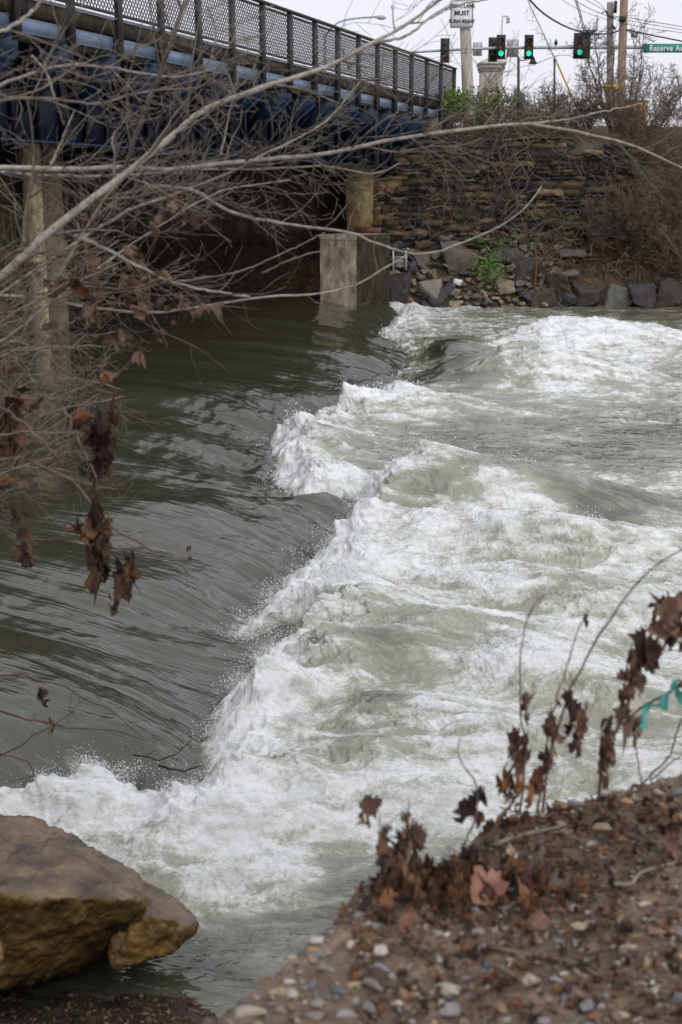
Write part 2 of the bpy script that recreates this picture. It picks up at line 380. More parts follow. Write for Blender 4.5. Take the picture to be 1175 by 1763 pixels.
v_, f_ = drops(wt2, 26000, .03, .0009, .0055); mb.add(v_, f3=f_)
M['spray'] = mat('spray_water', (.86, .88, .9), .3, 5, .05)
o = mb.build('water_spray', M['spray'], smooth=True); tag(o, 'fine white drops thrown up along the breaking edge of the rapid', 'spray', kind='stuff')
# ------------------------------------------------------------------ ground
def grid_obj(name, xs, ys, zf, mt, kind='structure', cols=None):
    X, Y = np.meshgrid(xs, ys); Z = zf(X, Y); n, k = X.shape
    mb = MB(); i = (np.arange(n-1)[:, None]*k+np.arange(k-1)[None, :]).ravel()
    mb.add(np.stack([X, Y, Z], -1), np.stack([i, i+1, i+k+1, i+k], -1), col=cols(X, Y, Z) if cols else None)
    return tag(mb.build(name, mt, smooth=True), kind=kind)
CREST = np.array([(-9, -1.5), (-2.2, .2), (-.9, 1.3), (-.27, 2.0), (-.10, 2.28), (.03, 2.47), (.09, 2.62), (.26, 2.68), (.38, 2.86), (.6, 2.98), (.9, 3.16), (1.6, 3.6), (4, 4.5), (9, 5.5), (30, 8)])
BT = 2.35
def znear(X, Y):
    d, sd = polyline_dist(X, Y, CREST)
    ds = d*sd + .045*fbm(X*5, Y*5, 3, 107) - .02 + .02*perlin(X*16, Y*16, 109)*(np.hypot(X-.3, Y-2.7) < 4); out = ds > 0; d = np.abs(ds)
    rough = .02*fbm(X*3, Y*3, 4, 101)+.012*fbm(X*14, Y*14, 3, 104)
    zin = BT - .02*np.exp(-d/.15) - .03 + rough*1.2 + .02
    zout = BT - .03 - 1.25*d + .05*fbm(X*2, Y*2, 4, 108)
    z = np.where(out, zout, zin)
    shelf = np.clip(.05-(Y-5.2)*.25 - np.clip(X+.72, 0, 9)*.4 + .03*fbm(X*5, Y*5, 3, 110), -.5, .12)
    z = np.maximum(z, np.where(Y < 8, shelf, -.5))
    land = np.clip((-.335*Y-.35-X)*.8, -.5, 2.6+.3*fbm(X*.3, Y*.3, 3, 112)) + .08*fbm(X*1.1, Y*1.1, 3, 113)
    return np.maximum(z, np.where(Y > 1.5, land, -.5))
def dens(a, b, lo, hi, st, far):
    l = list(np.arange(a, b, st)); x = a
    while x > lo: x -= min(far, max(st, (a-x)*.25+st)); l.insert(0, x)
    x = l[-1]
    while x < hi: x += min(far, max(st, (x-b)*.25+st)); l.append(x)
    return np.array(l)
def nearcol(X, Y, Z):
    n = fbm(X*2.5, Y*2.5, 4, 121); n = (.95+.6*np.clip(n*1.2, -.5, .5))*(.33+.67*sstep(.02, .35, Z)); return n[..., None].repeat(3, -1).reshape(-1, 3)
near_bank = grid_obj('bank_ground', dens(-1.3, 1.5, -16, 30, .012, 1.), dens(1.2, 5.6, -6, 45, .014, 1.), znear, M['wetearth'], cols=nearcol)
YB = 45.3
def zfar(X, Y):
    yb = YB + .35*fbm(X*.35, X*0+3, 3, 131) + 1.2*sstep(4, -3, X)
    d = Y-yb
    wall = sstep(1.0, 1.6, X)*sstep(11.4, 10.6, X)
    nat = sstep(10.6, 11.4, X)
    ub = 1-sstep(.6, 1.6, X)
    z1 = np.clip(d*.95, -.8, 2.0) + sstep(47.75, 47.9, Y)*3.6
    z2 = np.interp(d, [-1, 0, 1.2, 3, 5.5], [-.8, 0, 1.2, 3.4, 5.6])
    z3 = np.clip(d*.62, -.8, 2.6) + sstep(49.6, 49.75, Y)*3.1
    z = wall*z1 + nat*z2 + ub*z3
    z = z + np.interp(Y, [47.9, 50, 54, 57, 2000], [0, .35, .8, .9, .9])*(wall+nat) + np.interp(Y, [49.8, 54, 57], [0, .6, .8])*ub
    n = .14*fbm(X*.8, Y*.8, 4, 133)+.05*fbm(X*3, Y*3, 3, 136)
    return z + n*sstep(-.5, .5, d)*sstep(90, 56, Y)
far_bank = grid_obj('far_bank', dens(-8, 16, -160, 200, .16, 12), np.concatenate([np.arange(44.2, 58, .16), np.arange(58, 100, 2), np.arange(100, 1200, 60)]), zfar, M['earth'])
bed = MB(); bed.add([[-60, -8, -.75], [80, -8, -.75], [80, 46, -.75], [-60, 46, -.75]], [[0, 1, 2, 3]]); tag(bed.build('riverbed', M['wetearth']), kind='structure')
# ------------------------------------------------------------------ bridge
P1 = P(779, 120, 50)
vb = ray(1428, 342); vb = vb/np.linalg.norm(vb[:2])
bh = np.array([vb[0], vb[1], 0]); nn = np.array([-vb[1], vb[0], 0.])
def B(t, n, z): return P1 - vb*t + nn*n + np.array([0, 0, z])
bridge = empty('road_bridge', tuple(B(20, 8, -9)), 'blue steel girder road bridge with dark mesh railing crossing the river', 'bridge')
TE = 46
def beam(mb, t0, t1, n0, n1, z0, z1, col=None):
    v = [B(t, n, z) for z in (z0, z1) for n in (n0, n1) for t in (t0, t1)]
    mb.add(v, [[0, 2, 3, 1], [4, 5, 7, 6], [0, 1, 5, 4], [2, 6, 7, 3], [0, 4, 6, 2], [1, 3, 7, 5]], col=col)
DW = 17
mb = MB(); beam(mb, -3, TE, .12, DW, -1.72, -1.34, (.9, .85, .8)); mb.build('deck', M['concrete'], bridge)
mb = MB(); beam(mb, -1.5, TE, -.06, .30, -1.52, -1.24, (.13, .11, .095)); beam(mb, -3, TE, DW-.3, DW, -1.3, -1.05, (.36, .3, .25)); mb.build('kerb', M['concrete'], bridge)
mb = MB(); beam(mb, -1.5, TE, -.10, -.055, -1.235, -1.20); mb.build('kerb_strip', M['ledge'], bridge)
PS = 1.76
npost = int(TE/PS)
post_me = None
for i in range(npost):                                     # railing posts, mesh panels and fascia plates, one by one
    t = .1+i*PS
    mb = MB(); beam(mb, t-.055, t+.055, -.17, -.04, -1.95 if i else -1.3, .0); o = mb.build('railing_post', M['rail'], bridge)
    if i == npost-1: break
    t2 = t+PS
    fr = MB()
    beam(fr, t+.055, t2-.055, -.13, -.09, -1.17, -1.11); beam(fr, t+.055, t2-.055, -.13, -.09, -.12, -.06)
    for k in range(2):
        tt = (t+.055, t2-.085)[k]; beam(fr, tt, tt+.03, -.13, -.09, -1.11, -.12)
    a0, a1, z0, z1 = t+.085, t2-.085, -1.10, -.13
    Wd, Hd = a1-a0, z1-z0; step = .115; k = 1.25
    for sgn in (1, -1):
        c = -Hd/k
        while c < Wd:
            lo, hi = max(0, -c), min(Hd/k, Wd-c)
            if hi-lo > .02:
                p0, p1 = c+lo, c+hi; y0, y1 = lo*k, hi*k
                if sgn < 0: p0, p1 = Wd-p0, Wd-p1
                fr.bar(B(a0+p0, -.11+.004*sgn, z0+y0), B(a0+p1, -.11+.004*sgn, z0+y1), .012, .016, up=nn)
            c += step
    fr.build('mesh_panel', M['rail'], bridge)
    fa = MB(); beam(fa, t+.10, t2-.10, -.02, .10, -1.80, -1.56); beam(fa, t+.10, t2-.10, -.02, .22, -1.815, -1.80); fa.build('fascia_plate', M['ledge'], bridge)
    br = MB()                                               # tapering bracket out to the fascia
    pts = [B(t-.012, -.1, -1.83), B(t-.012, 1.15, -1.83), B(t-.012, 1.15, -3.1), B(t-.012, -.1, -2.15)]
    pts2 = [q - vb*.024 for q in pts]
    br.add(pts+pts2, [[0, 1, 2, 3], [7, 6, 5, 4], [0, 4, 5, 1], [1, 5, 6, 2], [2, 6, 7, 3], [3, 7, 4, 0]], col=(1.3, 1.3, 1.3))
    br.bar(B(t, -.1, -2.16), B(t, 1.15, -3.11), .16, .02, col=(1.0, 1.0, 1.0))
    br.build('bracket', M['navy'], bridge)
mb = MB(); beam(mb, -.0, TE, -.19, -.02, .0, .05); mb.build('top_rail', M['rail'], bridge)
for j, n0 in enumerate((1.2, 4.6, 8, 11.4, 14.8)):
    mb = MB(); beam(mb, -1.5, TE, n0-.012, n0+.012, -3.55, -1.75); beam(mb, -1.5, TE, n0-.24, n0+.24, -3.59, -3.55, (1.5, 1.5, 1.5))
    if j == 0:
        for i in range(0, 52): beam(mb, -.5+i*.88, -.48+i*.88, n0-.16, n0-.013, -3.54, -1.78)
    mb.build('girder', M['navy'], bridge)
for i in range(9):
    mb = MB(); beam(mb, 2+i*5, 2.05+i*5, 1.25, 14.7, -3.0, -2.3); mb.build('cross_beam', M['navy'], bridge)
# far railing
for i in range(0, npost, 1):
    mb = MB(); t = .1+i*PS; beam(mb, t-.05, t+.05, DW-.1, DW, -1.1, 0); mb.build('railing_post', M['rail'], bridge)
mb = MB(); beam(mb, 0, TE, DW-.1, DW, 0, .05); mb.build('top_rail', M['rail'], bridge)
# river pier: a concrete wall pier with a squared nose under a cap
A = P(64, 618, 30.4); A2 = P(118, 618, 30.7)
ex = (A2-A); ex[2] = 0; pw = np.linalg.norm(ex); ex /= pw
ey = np.array([-ex[1], ex[0], 0.])
pier = empty('bridge_pier', (A[0], A[1], -.4), 'tall pale concrete column pier standing in the dark water under the bridge', 'pier')
Rp = np.stack([ex, ey, [0, 0, 1]], 1)
zt = P(60, 205, 31)[2]
mb = MB(); mb.box(A+ex*.17+ey*.5+np.array([0, 0, (zt-.4)/2-.0]), (.34, 1.0, zt+.4), Rp, col=(1.9, 1.75, 1.4)); mb.build('column', M['concrete'], pier)  # pale tint puts the lit end face into the colour
mb = MB(); mb.box(A+ex*.62+ey*.9+np.array([0, 0, (zt-.4)/2]), (.50, 1.2, zt+.4), Rp, col=(.75, .68, .56)); mb.build('column', M['concrete'], pier)  # same concrete tinted darker, standing for the pier's shadowed right side
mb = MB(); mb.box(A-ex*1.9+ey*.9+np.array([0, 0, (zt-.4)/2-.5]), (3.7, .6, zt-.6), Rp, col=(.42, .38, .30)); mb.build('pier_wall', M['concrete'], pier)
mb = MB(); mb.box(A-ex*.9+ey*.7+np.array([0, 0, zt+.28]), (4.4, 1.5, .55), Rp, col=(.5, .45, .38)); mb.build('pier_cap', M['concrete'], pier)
# abutment under the bridge end, with the pale pilaster seen beside the dark
ab = empty('bridge_abutment', (0, 50, 2), 'shadowed concrete abutment holding up the far end of the bridge', 'abutment')
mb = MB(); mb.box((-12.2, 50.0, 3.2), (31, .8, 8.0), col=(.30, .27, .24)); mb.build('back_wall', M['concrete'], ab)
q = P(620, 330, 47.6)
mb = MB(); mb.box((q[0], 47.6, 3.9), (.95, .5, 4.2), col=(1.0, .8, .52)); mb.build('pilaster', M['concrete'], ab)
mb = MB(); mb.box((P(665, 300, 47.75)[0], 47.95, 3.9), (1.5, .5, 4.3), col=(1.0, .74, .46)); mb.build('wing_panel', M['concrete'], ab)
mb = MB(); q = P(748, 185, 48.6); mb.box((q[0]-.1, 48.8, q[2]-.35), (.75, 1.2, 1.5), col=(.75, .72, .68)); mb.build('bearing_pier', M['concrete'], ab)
# concrete block in the water at the foot of the abutment
c0 = W(614, 522, .35)
blk = empty('concrete_block', (c0[0], c0[1]+.7, -.3), 'square stained concrete block with light and shade tinted into its faces, standing in the water below the abutment', 'concrete block')
tb = P(614, 405, c0[1])[2]
an = math.radians(38)
def rotz(a): return np.array([[math.cos(a), -math.sin(a), 0], [math.sin(a), math.cos(a), 0], [0, 0, 1.]])
Rb = rotz(an)
L1, L2 = 1.62, 1.62      # left and right faces
cc = np.array([c0[0], c0[1], 0]) + Rb[:, 0]*0
e1 = np.array([-math.cos(math.radians(40)), math.sin(math.radians(40)), 0]); e2 = np.array([math.sin(math.radians(40)), math.cos(math.radians(40)), 0])
mb = MB()
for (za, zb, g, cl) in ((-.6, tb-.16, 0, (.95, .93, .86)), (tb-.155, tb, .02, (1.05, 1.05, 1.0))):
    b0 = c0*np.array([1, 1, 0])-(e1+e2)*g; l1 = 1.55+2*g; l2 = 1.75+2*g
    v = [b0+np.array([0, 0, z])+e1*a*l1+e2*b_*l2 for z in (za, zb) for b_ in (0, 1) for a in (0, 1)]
    for fc, g_ in (([0, 1, 3, 2], 1), ([4, 6, 7, 5], 1), ([0, 4, 5, 1], 1.75), ([2, 3, 7, 6], .5), ([0, 2, 6, 4], .13), ([1, 5, 7, 3], .7)): mb.add([v[i_] for i_ in fc], [[0, 1, 2, 3]], col=np.array(cl)*g_*np.array([1, .98, .9 if g_ < .5 else 1]))  # left face tinted pale as if lit, right face darkened for shade and stain
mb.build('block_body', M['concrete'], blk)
mb = MB(); mb.box(P(634, 397, 47.0), (.95, .25, .22), col=(.16, .05, .035)); o = mb.build('rusty_beam', M['col']); tag(o, 'short rusty steel beam lying above the concrete block', 'beam')
# ------------------------------------------------------------------ rocks
def hull(pts, sub=2, disp=.05, seed=0, sc=2., mlen=None, lay=0., bev=.7):
    bm = bmesh.new()
    for p in pts: bm.verts.new(p)
    r = bmesh.ops.convex_hull(bm, input=bm.verts)
    bmesh.ops.delete(bm, geom=[g for g in r['geom_interior'] if isinstance(g, bmesh.types.BMVert)], context='VERTS')
    bmesh.ops.remove_doubles(bm, verts=bm.verts, dist=1e-4)
    bmesh.ops.bevel(bm, geom=list(bm.edges), offset=disp*bev, segments=1, affect='EDGES', clamp_overlap=True)
    bmesh.ops.triangulate(bm, faces=bm.faces)
    for _ in range(sub):
        bmesh.ops.subdivide_edges(bm, edges=[e for e in bm.edges if e.calc_length() > (mlen or disp*1.6)], cuts=1, use_grid_fill=True)
        bmesh.ops.triangulate(bm, faces=bm.faces)
    if mlen: bmesh.ops.remove_doubles(bm, verts=bm.verts, dist=mlen*.4)
    bm.normal_update()
    for v in bm.verts:
        q = v.co*sc + Vector((seed*3.1, seed, 0))
        d = mnoise.fractal(q, .7, 2.1, 4)*disp + (abs(mnoise.noise(q*.7))-.25)*disp
        if lay: d += lay*(abs(mnoise.noise(Vector((v.co.x*1.6+seed, v.co.y*1.6, v.co.z*11+v.co.x*3))))-.25) + lay*.6*mnoise.fractal(v.co*14, .3, 2.1, 4) + lay*1.2*(abs(mnoise.noise(v.co*5+Vector((3, seed, 0))))-.25)
        v.co += v.normal*d
    bm.normal_update()
    V = np.array([v.co[:] for v in bm.verts]); F = np.array([[v.index for v in f.verts] for f in bm.faces])
    bm.verts.index_update()
    F = np.array([[v.index for v in f.verts] for f in bm.faces]); bm.free()
    return V, F
rng = np.random.RandomState(5); 
def rockpts(rg, n=11, flat=.75):
    p = rg.normal(size=(n, 3)); p /= np.linalg.norm(p, axis=1)[:, None]; p *= rg.uniform(.8, 1.1, (n, 1)); return p*np.array([1, .8, flat])*.5
protos = [hull(rockpts(rng, rng.randint(9, 14), rng.uniform(.6, .9)), 2, .07, k, 2.2) for k in range(7)]
def rock(name, pos, size, rz, col, label, cat='rock', group=None, k=0, m='rock', sc3=(1, 1, 1)):
    V, F = protos[k % 7]
    mb = MB(); mb.add((V*size*np.array(sc3))@rotz(rz).T + np.array(pos), f3=F, col=col)
    return tag(mb.build(name, M[m]), label, cat, group)
def onfar(px, py):
    Ys = np.arange(44.5, 52, .04); d = ray(px, py); x = d[0]/d[1]*Ys; z = EYE+d[2]/d[1]*Ys
    h = np.nonzero(z <= zfar(x[None], Ys[None])[0])[0]; i = h[0] if len(h) else -1
    return np.array([x[i], Ys[i], z[i]])
rg = np.random.RandomState(21)
greys = [(.085, .08, .078), (.12, .11, .10), (.065, .063, .066), (.15, .13, .105), (.20, .165, .12), (.10, .085, .07)]
RIP = 'riprap rocks piled at the foot of the stone wall'
n = 0; placed = []
for it in range(3500):
    px = rg.uniform(672, 990); py = rg.uniform(390, 528)
    if px < 770 and py < 440 + (770-px)*.1: 
        if rg.rand() < .8: continue
    sz = rg.choice([.25, .35, .5, .62, .8], p=[.3, .25, .2, .15, .1])*(1.05 if py > 440 else .8)
    if 770 < px < 880 and py > 480: sz = rg.uniform(.16, .38)
    q = onfar(px, py)
    if any((q[0]-a)**2+(q[2]-b_)**2 < ((sz+c)*.37)**2 for a, b_, c in placed): continue
    placed.append((q[0], q[2], sz)); n += 1
    c = np.array(greys[rg.randint(6)])*(rg.uniform(1.1, 2.1) if sz < .5 else rg.uniform(.9, 1.6))
    if sz < .4 and rg.rand() < .4: c = np.array((.30, .24, .18))*rg.uniform(.8, 1.3)
    rock('riprap_rock', q+np.array([0, -.12, sz*.15]), sz*1.75, rg.uniform(0, 6), c, 'rough grey or brown riprap rock in the pile below the stone wall', 'rock', RIP, rg.randint(7), sc3=(1, 1, rg.uniform(.7, 1)))
    if n > 280: break
for (px, py, wd, hh, c, lab) in (
   (744, 505, 42, 44, (.27, .24, .20), 'large pale brown rock at the waterline right of the concrete block'),
   (688, 500, 34, 60, (.10, .10, .11), 'dark leaning rock at the waterline beside the concrete block'),
   (1012, 512, 50, 34, (.10, .10, .10), 'square dark rock on the waterline, leftmost of the big waterline blocks'),
   (1058, 510, 42, 38, (.15, .145, .12), 'square olive grey rock between two darker blocks on the waterline'),
   (1105, 512, 54, 36, (.09, .09, .10), 'wide black wet rock at the right end of the waterline'),
   (963, 500, 46, 46, (.12, .115, .10), 'tall grey rock under the hanging dead vines'),
   (935, 515, 36, 30, (.11, .10, .09), 'low brown rock beside the leaning dead stem on the waterline'),
   (905, 470, 40, 44, (.12, .12, .13), 'upright blue grey rock beside the green weeds'),
   (872, 497, 30, 24, (.32, .26, .19), 'tan rounded rock below the green weeds'),
   (880, 440, 42, 26, (.14, .14, .15), 'flat grey rock above the green weeds'),
   (795, 445, 50, 50, (.17, .14, .11), 'big brown rock halfway up the riprap pile'),
   (1150, 508, 40, 40, (.08, .075, .07), 'dark rock under the brush at the far right of the waterline')):
    q = onfar(px, py); Y = q[1]-.2; q = P(px, py, Y); k = Y/FPX*1.03
    hw, hh2 = wd*k/2*.98, hh*k/2*.98; ri = rg.uniform(-.42, .42, (8, 3))*min(hw, hh2)*1.5
    pts = np.concatenate([np.array([[sx*hw, sy*hw*.9, sz_*hh2] for sx in (-1, 1) for sy in (-1, 1) for sz_ in (-1, 1)])*np.array([.85, .9, .85])+ri, rg.normal(size=(5, 3))*np.array([hw, hw, hh2])*.55])
    V, F = hull(pts, 3, .035, px % 13, 3)
    mb = MB(); c = np.array(c)*np.array([.92, .82, .70]) if c[2] > c[0] or c[0] < .13 else c; mb.add(V+q, f3=F, col=c*.8 if c[0] < .13 else c); tag(mb.build('waterline_rock', M['rock']), lab, 'rock')
V, F = hull(np.array([[-.75, 0, -.45], [.6, 0, -.6], [.75, .1, .55], [-.3, 0, .3], [-.6, .9, -.3], [.6, .9, .5], [.6, .9, -.5]]), 2, .05, 4, 2)
mb = MB(); mb.add(V*.95+P(1042, 385, 47.0), f3=F, col=(.04, .036, .036)); tag(mb.build('slate_boulder', M['rock']), 'black angular slab of rock jutting out of the dead vines below the wall', 'rock')
for px, py, a, l in ((788, 486, .3, 'scrap of white litter lying highest on the riprap rocks'), (776, 504, .25, 'white rectangular scrap of litter near the waterline rocks')):
    mb = MB(); q = P(px, py, YB+.35); mb.box(q, (a, .12, .2), rotz(.4)@np.array([[math.cos(.4), 0, math.sin(.4)], [0, 1, 0], [-math.sin(.4), 0, math.cos(.4)]]), col=(.75, .78, .82), jit=.04, rng=rg); tag(mb.build('litter', M['col']), l, 'litter')
# small steel grate half sunk in the rocks
gr = empty('outfall_grate', tuple(P(688, 460, 45.9)), 'small grey steel grate over an outfall beside the concrete block', 'grate')
mb = MB()
for k in range(4): q = P(678+k*7, 461, 45.6); mb.bar(q, q+np.array([0, 0, .5]), .03, .03)
for k in range(3): mb.bar(P(675, 442+k*8, 45.57), P(702, 442+k*8, 45.57), .03, .03)
mb.build('bars', M['galv'], gr)
for px in (677, 699):
    mb = MB(); q = P(px, 462, 45.55); mb.box(q+np.array([0, 0, .32]), (.07, .07, .75)); mb.box(q+np.array([0, 0, .66]), (.2, .07, .07)); mb.build('post', M['galv'], gr)
# ------------------------------------------------------------------ old stone retaining wall: every stone has its own shape inside one wall
mb = MB(); rw = np.random.RandomState(31); z = 1.6
wcols = [(.05, .045, .042), (.035, .034, .036), (.115, .085, .055), (.20, .14, .08), (.075, .06, .047), (.15, .11, .07), (.045, .046, .052)]
x1 = P(645, 300, 47)[0]; x2 = P(1100, 300, 47)[0]
while z < 5.75:
    h = rw.choice([rw.uniform(.07, .16), rw.uniform(.14, .32)]); x = x1-rw.rand()*.4
    while x < x2:
        l = rw.uniform(.22, 1.1)*(.55+h*1.6)
        hh = h*rw.uniform(.82, 1.12); dep = rw.uniform(.3, .55); 
        top = 5.62+.25*math.sin(x*1.3)-.3*max(0, (x-8)/3)
        if z < top and rw.rand() > .07+.10*(z > 4.6):
            c = np.array(wcols[rw.choice(7, p=[.22, .14, .17, .08, .18, .11, .10])])*rw.uniform(.8, 1.7)
            nx_, nz_ = 6, 4
            gx, gz = np.meshgrid(np.linspace(0, 1, nx_), np.linspace(0, 1, nz_))
            ed = 1-np.clip(np.minimum(np.minimum(gx, 1-gx)*9, np.minimum(gz, 1-gz)*6), 0, 1)
            yy = 47.85-dep + ed*rw.uniform(.07, .2, gx.shape) + rw.normal(0, .028, gx.shape)+rw.uniform(-.1, .1)*(gx-.5)+rw.uniform(-.12, .12)*(gz-.5) + .25*fbm(np.array([[x*.4]]), np.array([[z*.5]]), 2, 7)[0, 0]
            vx = x+gx*l*.985+rw.normal(0, .02, gx.shape); vz = z+gz*hh+rw.normal(0, .02, gx.shape)+.4*fbm(np.array([[x*.35]]), np.array([[z*.2]]), 2, 9)[0, 0]
            i = (np.arange(nz_-1)[:, None]*nx_+np.arange(nx_-1)[None]).ravel()
            mb.add(np.stack([vx, yy, vz], -1), np.stack([i, i+1, i+nx_+1, i+nx_], -1), col=c)
        x += l
    z += h*.97
wall = mb.build('stone_wall', M['stone']); tag(wall, 'old rough wall of dark and tan stones holding up the far bank', 'wall')
bk = MB(); bk.box(((x1+x2)/2, 47.86, 3.6), (x2-x1, .3, 3.9), col=(.12, .10, .08)); bk.build('wall_core', M['rock'], wall)
# ------------------------------------------------------------------ bare branches and brush
rb = np.random.RandomState(77)
def unit(v): return v/(np.linalg.norm(v)+1e-9)
def smooth_pts(pts, n):
    p = np.asarray(pts, float)
    if len(p) < 3: 
        return p[0]+(p[-1]-p[0])*np.linspace(0, 1, n)[:, None]
    t = np.concatenate([[0], np.cumsum(np.linalg.norm(np.diff(p, axis=0), axis=1))]); t /= t[-1]
    # Catmull-Rom through the points
    q = np.concatenate([[2*p[0]-p[1]], p, [2*p[-1]-p[-2]]])
    out = []
    for s in np.linspace(0, 1, n):
        i = min(np.searchsorted(t, s, side='right')-1, len(p)-2); u = (s-t[i])/(t[i+1]-t[i]+1e-9)
        a, b_, c, d = q[i:i+4]
        out.append(.5*((2*b_)+(c-a)*u+(2*a-5*b_+4*c-d)*u*u+(3*b_-a-3*c+d)*u**3))
    return np.array(out)
def wander(p0, d, L, n, wob, pull=None, ps=.15):
    pts = [np.array(p0, float)]; d = unit(np.array(d, float)); st = L/n
    for _ in range(n):
        d = unit(d+rb.normal(0, wob, 3)+(0 if pull is None else np.asarray(pull)*ps)); pts.append(pts[-1]+d*st)
    return np.array(pts)
def off_dir(t, ang):
    r = unit(rb.normal(size=3)); r = unit(r-t*(r@t)); return unit(t*math.cos(ang)+r*math.sin(ang))
def twigs(mb, pts, rad, gap, L, depth, col, wob=.12, pull=None, amin=.45, amax=1.0, k=4, tips=None, start=.05, cap=.0045, rmin=.0009):
    seg = np.linalg.norm(np.diff(pts, axis=0), axis=1); cum = np.concatenate([[0], np.cumsum(seg)]); tot = cum[-1]
    s = tot*start+rb.rand()*gap
    while s < tot:
        i = min(np.searchsorted(cum, s)-1, len(pts)-2); i = max(i, 0); u = (s-cum[i])/(seg[i]+1e-9)
        p = pts[i]+(pts[i+1]-pts[i])*u; r = rad[i]*(1-u)+rad[i+1]*u; t = unit(pts[i+1]-pts[i])
        l = L*rb.uniform(.4, 1.25)*(1-.45*s/tot); rr = max(min(r*.62, cap+l*.006)*rb.uniform(.7, 1), rmin)
        n = max(4, int(l/.06)) if depth > 0 else 4; n = min(n, 9)
        q = wander(p, off_dir(t, rb.uniform(amin, amax)), l, n, wob, pull)
        ra = np.maximum(np.linspace(rr, rr*.35, len(q)), rmin)
        mb.tube(q, ra, k, col=np.array(col)*rb.uniform(.75, 1.25))
        if tips is not None: tips.append((q[-1], unit(q[-1]-q[-2])))
        if depth > 0: twigs(mb, q, ra, gap*.7, L*.58, depth-1, col, wob, pull, amin, amax, 3 if depth < 2 else 4, tips, .05, cap*.75, rmin)
        s += gap*rb.uniform(.5, 1.6)
def limb(mb, spec, r0, r1, n=26, col=(1, 1, 1), wob=.0016, k=8):
    """spec: (px, py, metres in front); a limb that stands in space at those distances"""
    p = smooth_pts([P(*s) for s in spec], n); p[1:-1] += rb.normal(0, wob, (n-2, 3))
    r = np.linspace(r0, r1, n)*(1+.07*np.sin(np.arange(n)*2.1)+rb.normal(0, .03, n)); mb.tube(p, r, k, col=col); return p, r
PALE = (1.32, 1.30, 1.27); DRAB = (.72, .67, .61); RUST = (.42, .27, .24); STRAW = (1.0, .84, .62)
